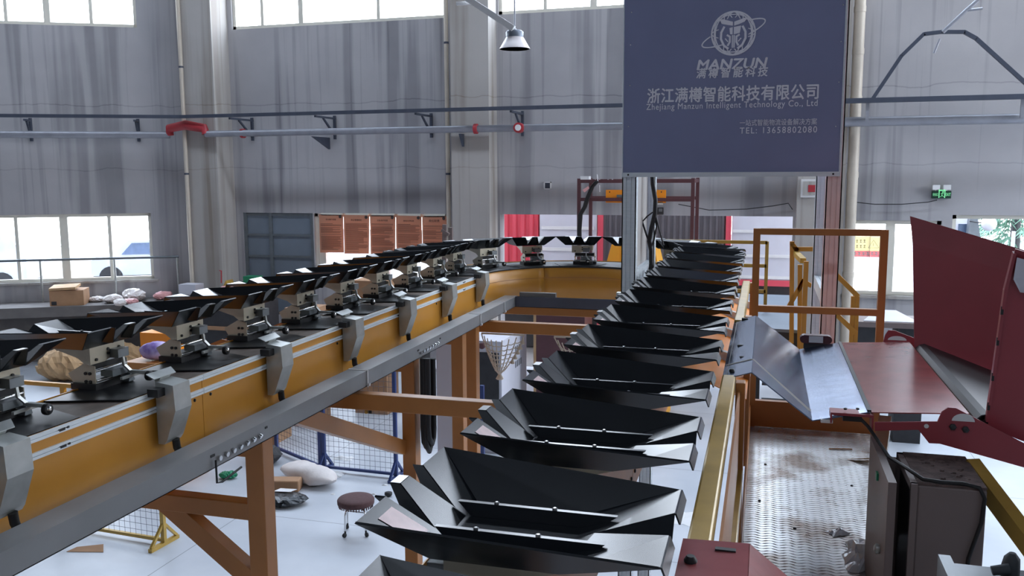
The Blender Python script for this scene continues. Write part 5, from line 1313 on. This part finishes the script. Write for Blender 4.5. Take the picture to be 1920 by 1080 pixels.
# warning sticker on the window
Yk = YW+.078; a, b = atY(1588, 481, Yk), atY(1651, 442, Yk); zr_ = atY(1600, 470, Yk).z
g = W('warning_sticker', 'pale yellow and red warning sticker on the right window', 'sticker', ((a.x+b.x)/2, Yk, a.z))
g.part(MB().box((a.x, Yk, zr_), (b.x, Yk+.004, b.z)), 'yellow_field', 'filmyellow'); g.part(MB().box((a.x, Yk, a.z), (b.x, Yk+.004, zr_)), 'red_band', 'filmred')
q = MB(); t0, t1, t2 = atY(1628, 465, Yk), atY(1648, 465, Yk), atY(1638, 450, Yk)
for s_, e_ in ((t0, t1), (t1, t2), (t2, t0)): q.bar((s_.x, Yk-.002, s_.z), (e_.x, Yk-.002, e_.z), .003, .012, (0, 1, 0))
q.bar((t2.x, Yk-.002, t2.z-.06), (t2.x, Yk-.002, t2.z-.11), .003, .015, (0, 1, 0)); g.part(q, 'triangle_mark', 'ink')
q = MB()
for r_, (pxs, py) in enumerate((((1600, 1607, 1614, 1621), 452), ((1600, 1607, 1614, 1621), 462))):
    for px in pxs: c = atY(px, py, Yk-.002); q.box((c.x-.02, Yk-.003, c.z-.025), (c.x+.02, Yk-.001, c.z-.018)); q.box((c.x-.02, Yk-.003, c.z+.012), (c.x+.02, Yk-.001, c.z+.019)); q.box((c.x-.004, Yk-.003, c.z-.025), (c.x+.004, Yk-.001, c.z+.03))
g.part(q, 'ink_characters', 'ink')
q = MB()
for k in range(6): c = atY(1603+k*8, 475.5, Yk-.002); q.box((c.x-.025, Yk-.003, c.z-.025), (c.x+.025, Yk-.001, c.z-.015)); q.box((c.x-.025, Yk-.003, c.z+.012), (c.x+.025, Yk-.001, c.z+.022)); q.box((c.x-.006, Yk-.003, c.z-.025), (c.x+.006, Yk-.001, c.z+.03))
g.part(q, 'white_characters', 'white')

# ================================================================== OUTSIDE THE DOCK
def corrugated(x0, x1, y, z0, z1, pitch=.20, d=.05):
    q = MB(); pts = []; x = x0; k = 0
    while x < x1:
        for dx, dy in ((0, 0), (.35, 0), (.5, d), (.85, d), (1, 0)):
            if x+dx*pitch <= x1: pts.append((x+dx*pitch, y+dy))
        x += pitch
    n = len(pts); q.add([(px, py, z) for z in (z0, z1) for px, py in pts], [(i, i+1, n+i+1, n+i) for i in range(n-1)]); return q
YT = 19.6
def tx(px): return atY(px, 430, YT).x
zb = H(2.75)
g = W('freight_container', 'pink red corrugated container outside the dock opening', 'container', (tx(960), YT+1, 0))
g.part(corrugated(tx(900), tx(1010), YT, 1.0, 4.4), 'corrugated_side', 'containerred'); g.part(MB().box((tx(900), YT+.06, .9), (tx(1010), YT+2.4, 4.4)), 'body', 'containerred')
g.part(MB().box((tx(905), YT+.3, 0), (tx(1005), YT+2.2, .9)), 'chassis', 'dark')
g = W('box_truck', 'white truck door panel outside between the red container and grey trailer', 'truck', (tx(1066), YT+1, 0))
g.part(MB().box((tx(1012), YT, .9), (tx(1119), YT+2.4, 4.4)), 'body', 'truckwhite')
for y in (427, 467): z = atY(1060, y, YT).z; g.part(MB().box((tx(1016), YT-.03, z-.04), (tx(1114), YT, z+.03)), 'rib', 'white')
g.part(MB().box((tx(1020), YT+.3, 0), (tx(1115), YT+2.2, .9)), 'chassis', 'dark')
g = W('grey_trailer', 'grey corrugated trailer with red corner posts outside the dock', 'trailer', (tx(1245), YT+1, 0))
g.part(corrugated(tx(1131), tx(1361), YT+.02, zb, 4.4, .13, .035), 'corrugated_side', 'truckgrey'); g.part(MB().box((tx(1131), YT+.07, zb), (tx(1361), YT+2.4, 4.4)), 'body', 'truckgrey')
for a, b in ((1121, 1131), (1361, 1371)): g.part(MB().box((tx(a), YT-.04, 0.6), (tx(b), YT+.1, 4.4)), 'corner_post', 'containerred')
g.part(MB().box((tx(1131), YT+.3, 0), (tx(1361), YT+2.2, zb)), 'chassis', 'dark')
g = W('white_trailer', 'white ribbed trailer with red lower band outside right', 'trailer', (tx(1430), YT+1, 0))
zq = atY(1430, 525, YT).z; zw = atY(1430, 536, YT).z; zs = atY(1430, 557, YT).z
g.part(MB().box((tx(1372), YT, zq), (tx(1500), YT+2.4, 4.4)), 'body', 'truckwhite')
for y in (434, 480, 520): z = atY(1430, y, YT).z; g.part(MB().box((tx(1374), YT-.03, z-.03), (tx(1500), YT, z+.03)), 'rib', 'white')
g.part(MB().box((tx(1372), YT-.03, zw), (tx(1500), YT+.1, zq)), 'red_band', 'containerred')
g.part(MB().box((tx(1372), YT+.1, zs), (tx(1500), YT+2.2, zw)), 'underside', 'dark')
for k in range(4): g.part(MB().box((tx(1395+k*27), YT-.05, zs-.14), (tx(1395+k*27+27), YT, zs)), 'stripe_board', 'white' if k % 2 == 0 else 'containerred')
g.part(MB().box((tx(1380), YT+.3, 0), (tx(1495), YT+2.0, zs)), 'chassis', 'dark')
# added canopy, put in only to shade the trucks
g = W('added_shade_canopy', 'added sheet canopy shading the trucks outside the dock', 'canopy', (-2, 20, 5))
g.part(MB().prism([(-9, 18.7, 5.9), (2.2, 18.7, 5.9), (2.2, 23, 5.6), (-9, 23, 5.6)], (0, 0, .06)), 'roof_sheet', 'truckgrey')
for x in (-8.8, 2.0): g.part(MB().box((x-.06, 22.7, 0), (x+.06, 22.82, 5.6)), 'post', 'steel')
# truck cab and conifers beyond the far right window
Yv = 22
a, b = atY(1791, 470, Yv), atY(1832, 405, Yv)
g = W('truck_cab', 'pale truck cab beyond the far right window', 'truck', ((a.x+b.x)/2, Yv+1, 0))
g.part(MB().box((a.x-.6, Yv, .8), (atY(1822, 430, Yv).x, Yv+2, H(.95))), 'cab_body', 'truckwhite'); g.part(MB().box((a.x-.6, Yv-.02, H(.94)), (atY(1806, 410, Yv).x, Yv+1, H(.6))), 'roof_band', 'containerred')
c0, c1 = atY(1796, 437, Yv-.02), atY(1813, 420, Yv-.02); g.part(MB().box((c0.x, Yv-.03, c0.z), (c1.x, Yv, c1.z)), 'side_window', 'bluegrey'); g.part(MB().box((a.x-.5, Yv+.2, 0), (a.x+.3, Yv+1.8, .8)), 'chassis', 'dark')
c = atY(1827, 428, Yv-.4); g.part(MB().prism([(c.x-.13, Yv-.4, c.z-.5), (c.x+.18, Yv-.4, c.z-.5), (c.x+.06, Yv-.4, c.z+.22), (c.x-.1, Yv-.4, c.z+.22)], (0, .25, 0)), 'fairing', 'steel')
c = atY(1855, 420, Yv-.6); g.part(MB().lathe([(.001, -.07), (.09, -.06), (.15, -.02), (.16, .03), (.12, .06), (.001, .07)], c, (0, 1, 0), 16), 'mirror', 'truckwhite'); g.part(MB().tube([(c.x-.35, Yv-.4, c.z+.05), c], .015, 6), 'mirror_arm', 'dark')
a = atY(1899, 470, 19); q = MB(); q.box((a.x-.03, 19, 0), (a.x+.03, 19.05, atY(1899, 434, 19).z)); single(q, 'white_stake', 'white', 'white stake outside the far right window', 'stake')
def conifer(x, y, h, r, seed, label):
    random.seed(seed); g = W('conifer', label, 'tree', (x, y, 0), 'conifers outside'); q = MB()
    for k in range(1000):
        z = h*(random.random()**.8); rr = r*(1-z/h*.8)*random.uniform(.35, 1); a = random.uniform(0, 2*PI); L = random.uniform(.35, .75)
        p = Vector((x+rr*math.cos(a), y+rr*math.sin(a), z)); d = Vector((math.cos(a), math.sin(a), -.55)).normalized(); s_ = Vector((-math.sin(a), math.cos(a), 0))
        for t in (-1, -.4, .2, .8):
            e = (d+s_*t*.8).normalized(); q.add([p-s_*.03, p+s_*.03, p+e*L*.7+Vector((0, 0, -.04))], [(0, 1, 2)])
    f = g.part(q, 'foliage', 'leaf', solid=.02); f['kind'] = 'stuff'
    g.part(MB().tube([(x, y, 0), (x, y, h*.9)], [.18, .05], 8), 'trunk', 'dark')
c = atY(1905, 420, 27); conifer(c.x, 27, 6.8, 2.4, 5, 'nearer pale conifer beyond the far right window'); conifer(c.x+5.4, 30, 8, 2.6, 6, 'farther conifer at the right edge of the far right window')

# ================================================================== LEFT BACKGROUND
zl = H(2.8)
def L_(px, py): p = atH(px, py, 2.8); return p
p = L_(132, 570)
g = W('cardboard_box', 'open brown cardboard box on the ledge under the left window', 'box', (p.x, p.y, zl))
rz_ = .5; sx_, sy_, hh = .34, .26, .33
def rot(x, y, z): return (p.x+x*math.cos(rz_)-y*math.sin(rz_), p.y+x*math.sin(rz_)+y*math.cos(rz_), zl+z)
q = MB(); q.prism([rot(-sx_, -sy_, 0), rot(sx_, -sy_, 0), rot(sx_, sy_, 0), rot(-sx_, sy_, 0)], (0, 0, hh)); g.part(q, 'body', 'card')
q = MB(); q.prism([rot(-sx_, -sy_-.02, hh+.005), rot(sx_*.6, -sy_-.08, hh+.03), rot(sx_*.6, sy_*.5, hh+.06), rot(-sx_, sy_*.6, hh+.04)], (0, 0, .05)); g.part(q, 'lid', 'kraft')
q = MB(); q.prism([rot(-sx_*.9, -sy_-.006, .02), rot(-sx_*.6, -sy_-.006, .02), rot(-sx_*.6, -sy_-.006, .10), rot(-sx_*.9, -sy_-.006, .10)], (0, -.002, 0)); g.part(q, 'dark_patch', 'dark')
for i, (px, py, s_, m_, lb) in enumerate(((182, 566, .30, 'bag', 'small white bag right beside the cardboard box on the ledge'), (212, 567, .42, 'bag', 'flat white plastic bag between box and railing post on the ledge'),
        (252, 563, .62, 'bag', 'large crumpled white plastic bag on the ledge'), (245, 570, .30, 'pink', 'small pinkish bag before the large white one on the ledge'), (306, 561, .42, 'pink', 'pale pink plastic bag at the right end of the ledge'), (225, 573, .34, 'bag', 'white bag at the front edge of the ledge'))):
    c = L_(px, py); sack('plastic_bag', (c.x, c.y), s_*1.1, s_*.7, s_*.42, .5+i, m_, lb, 'bag', 40+i, rough=.13, z=zl, group='bags on the ledge')
# clutter stack at the corner column
a, b = atY(345, 560, 15.6), atY(482, 560, 15.6); zc_ = H(2.62)
g = W('storage_crate', 'dark crate before the corner column carrying odds and ends', 'crate', ((a.x+b.x)/2, 15.9, 0))
g.part(MB().box((a.x, 15.6, 0), (b.x, 16.4, zc_)), 'body', 'dark'); 
for z in (.4, .9): g.part(MB().box((a.x-.01, 15.58, z), (b.x+.01, 15.6, z+.08)), 'slat', 'card')
def onc(px): return atY(px, 545, 15.9).x
single(MB().box((onc(341), 15.8, zc_), (onc(372), 16.1, zc_+.32)), 'white_carton', 'truckwhite', 'white carton on the crate beside the thin downpipe', 'carton')
q = MB(); x0 = onc(405); q.prism([(x0, 15.9, zc_), (onc(436), 15.9, zc_), (onc(424), 15.9, zc_+.42)], (0, .25, 0)); single(q, 'folded_umbrella', 'olive', 'olive folded canvas on the dark crate', 'canvas')
single(MB().tube([(onc(413), 15.95, zc_+.36), (onc(414), 15.95, zc_+.62), (onc(411), 15.95, zc_+.62)], .014, 6), 'red_hook', 'valvered', 'thin red hooked rod sticking up from the crate', 'rod')
single(MB().box((onc(432), 15.85, zc_), (onc(464), 16.15, zc_+.25)), 'brown_carton', 'card', 'small brown carton on the dark crate', 'carton')
single(MB().lathe([(.16, 0), (.18, .05), (.18, .30), (.16, .32)], (onc(437), 15.78, zc_), n=16), 'pink_roll', 'pink', 'pink roll before the brown carton on the crate', 'roll')
single(MB().box((onc(449), 16.05, zc_+.255), (onc(474), 16.3, zc_+.5)), 'green_tub', 'green', 'green plastic tub at the right end of the crate', 'tub')
# sacks, cartons and a yellow rail seen between the left trays
p = F(128, 712); sack('kraft_sack', (p.x, p.y), 1.1, .8, .62, .3, 'kraft', 'crumpled brown kraft sack on the floor beyond the left row', 'sack', 51, rough=.12)
p = F(165, 700); sack('kraft_sack', (p.x+.2, p.y+.8), 1.2, .6, .5, -.2, 'kraft', 'second brown kraft sack behind the crumpled one', 'sack', 52, rough=.1)
g = W('guard_rail', 'low yellow guard rail beyond the nearest left trays', 'rail', (atY(90, 706, 9).x, 9, 0))
a, b = atY(-40, 708, 9), atY(140, 704, 9); g.part(MB().box((a.x, 9, a.z-.05), (b.x, 9.05, a.z)), 'rail', 'yellow')
for x in (a.x+.3, b.x-.25): g.part(MB().box((x, 9, 0), (x+.06, 9.05, a.z-.05)), 'post', 'yellow')
a, b = atY(250, 680, 9.6), atY(296, 650, 9.6); q = MB()
single(MB().box((a.x-.15, 9.6, 0), (b.x+.25, 10.2, a.z)), 'sorting_table', 'shadedochre', 'ochre table box beyond the left trays carrying the purple sack', 'table')
sack('purple_sack', ((a.x+b.x)/2, 9.85), .5, .3, .24, .1, 'purple', 'purple and white printed sack between the left trays', 'sack', 53, z=a.z)
for i, (px, py, w_, h_, m_, Yk) in enumerate(((300, 640, .7, .6, 'orange', 11), (480, 640, .5, .7, 'card', 11.5), (560, 590, .5, .5, 'card', 12.5), (690, 540, .6, .6, 'card', 13.5))):
    c = atY(px, py, Yk); single(MB().box((c.x-w_/2, Yk, 0), (c.x+w_/2, Yk+.5, c.z+h_*.2)), 'tall_carton', m_, ['orange', 'brown', 'brown', 'brown'][i]+' carton stack seen between left trays, '+['nearest', 'second', 'third', 'farthest'][i]+' of four', 'carton', 'cartons beyond the left row')
c = atY(836, 440, 14); q = MB(); q.bar((c.x-.12, 14, 0), (atY(834, 421, 14).x, 14, atY(834, 421, 14).z), .07, .05); g = W('wooden_props', 'leaning wooden battens beside the rightmost poster', 'battens', (c.x, 14, 0)); g.part(q, 'batten', 'cab')
g.part(MB().bar((c.x+.05, 14.05, 0), (atY(843, 427, 14).x, 14.05, atY(843, 427, 14).z), .07, .05), 'batten', 'cab'); g.part(MB().bar(atY(829, 431, 14), atY(842, 440, 14), .08, .05), 'cross_piece', 'cab')

# parked vehicles seen faintly through the low left windows
M['carpaint'] = mat('pale_blue_vehicle_paint', (.50, .55, .62, 1), .4, 0, .1, 2)
for i, (t0, off, L_, h_, lb) in enumerate(((1.9, -5.5, 2.6, 1.0, 'pale blue vehicle faintly seen through the right half of the low left window'), (6.2, -4.6, 3.2, 1.35, 'pale blue vehicle faintly seen through the left half of the low left window'))):
    zb_ = 1.25; c = lw(t0, 0, off); g = W('parked_vehicle', lb, 'vehicle', (c.x, c.y, 0), 'vehicles outside left')
    P = lambda t, z, o=0: lw(t0-L_/2+t, z, off+o)
    q = MB(); q.prism([P(0, zb_), P(L_, zb_), P(L_, zb_+h_*.45), P(L_*.8, zb_+h_*.55), P(L_*.6, zb_+h_), P(L_*.15, zb_+h_), P(0, zb_+h_*.5)], Vector((.48, -.877, 0))*-1.6); g.part(q, 'body', 'carpaint')
    q = MB(); q.prism([P(L_*.2, zb_+h_*.6, .01), P(L_*.68, zb_+h_*.6, .01), P(L_*.57, zb_+h_*.92, .01), P(L_*.2, zb_+h_*.92, .01)], Vector((.48, -.877, 0))*.01); g.part(q, 'windows', 'bluegrey')
    for t in (.2, .8): e = P(L_*t, zb_-.05, .02); q = MB(); q.lathe([(.32, 0), (.32, .2)], e, (-.48, .877, 0), 18); g.part(q, 'wheel', 'black')
    q = MB(); q.prism([P(0, 0, -.2), P(L_, 0, -.2), P(L_, 0, -1.4), P(0, 0, -1.4)], (0, 0, zb_)); g.part(q, 'ramp_base', 'dockwall')
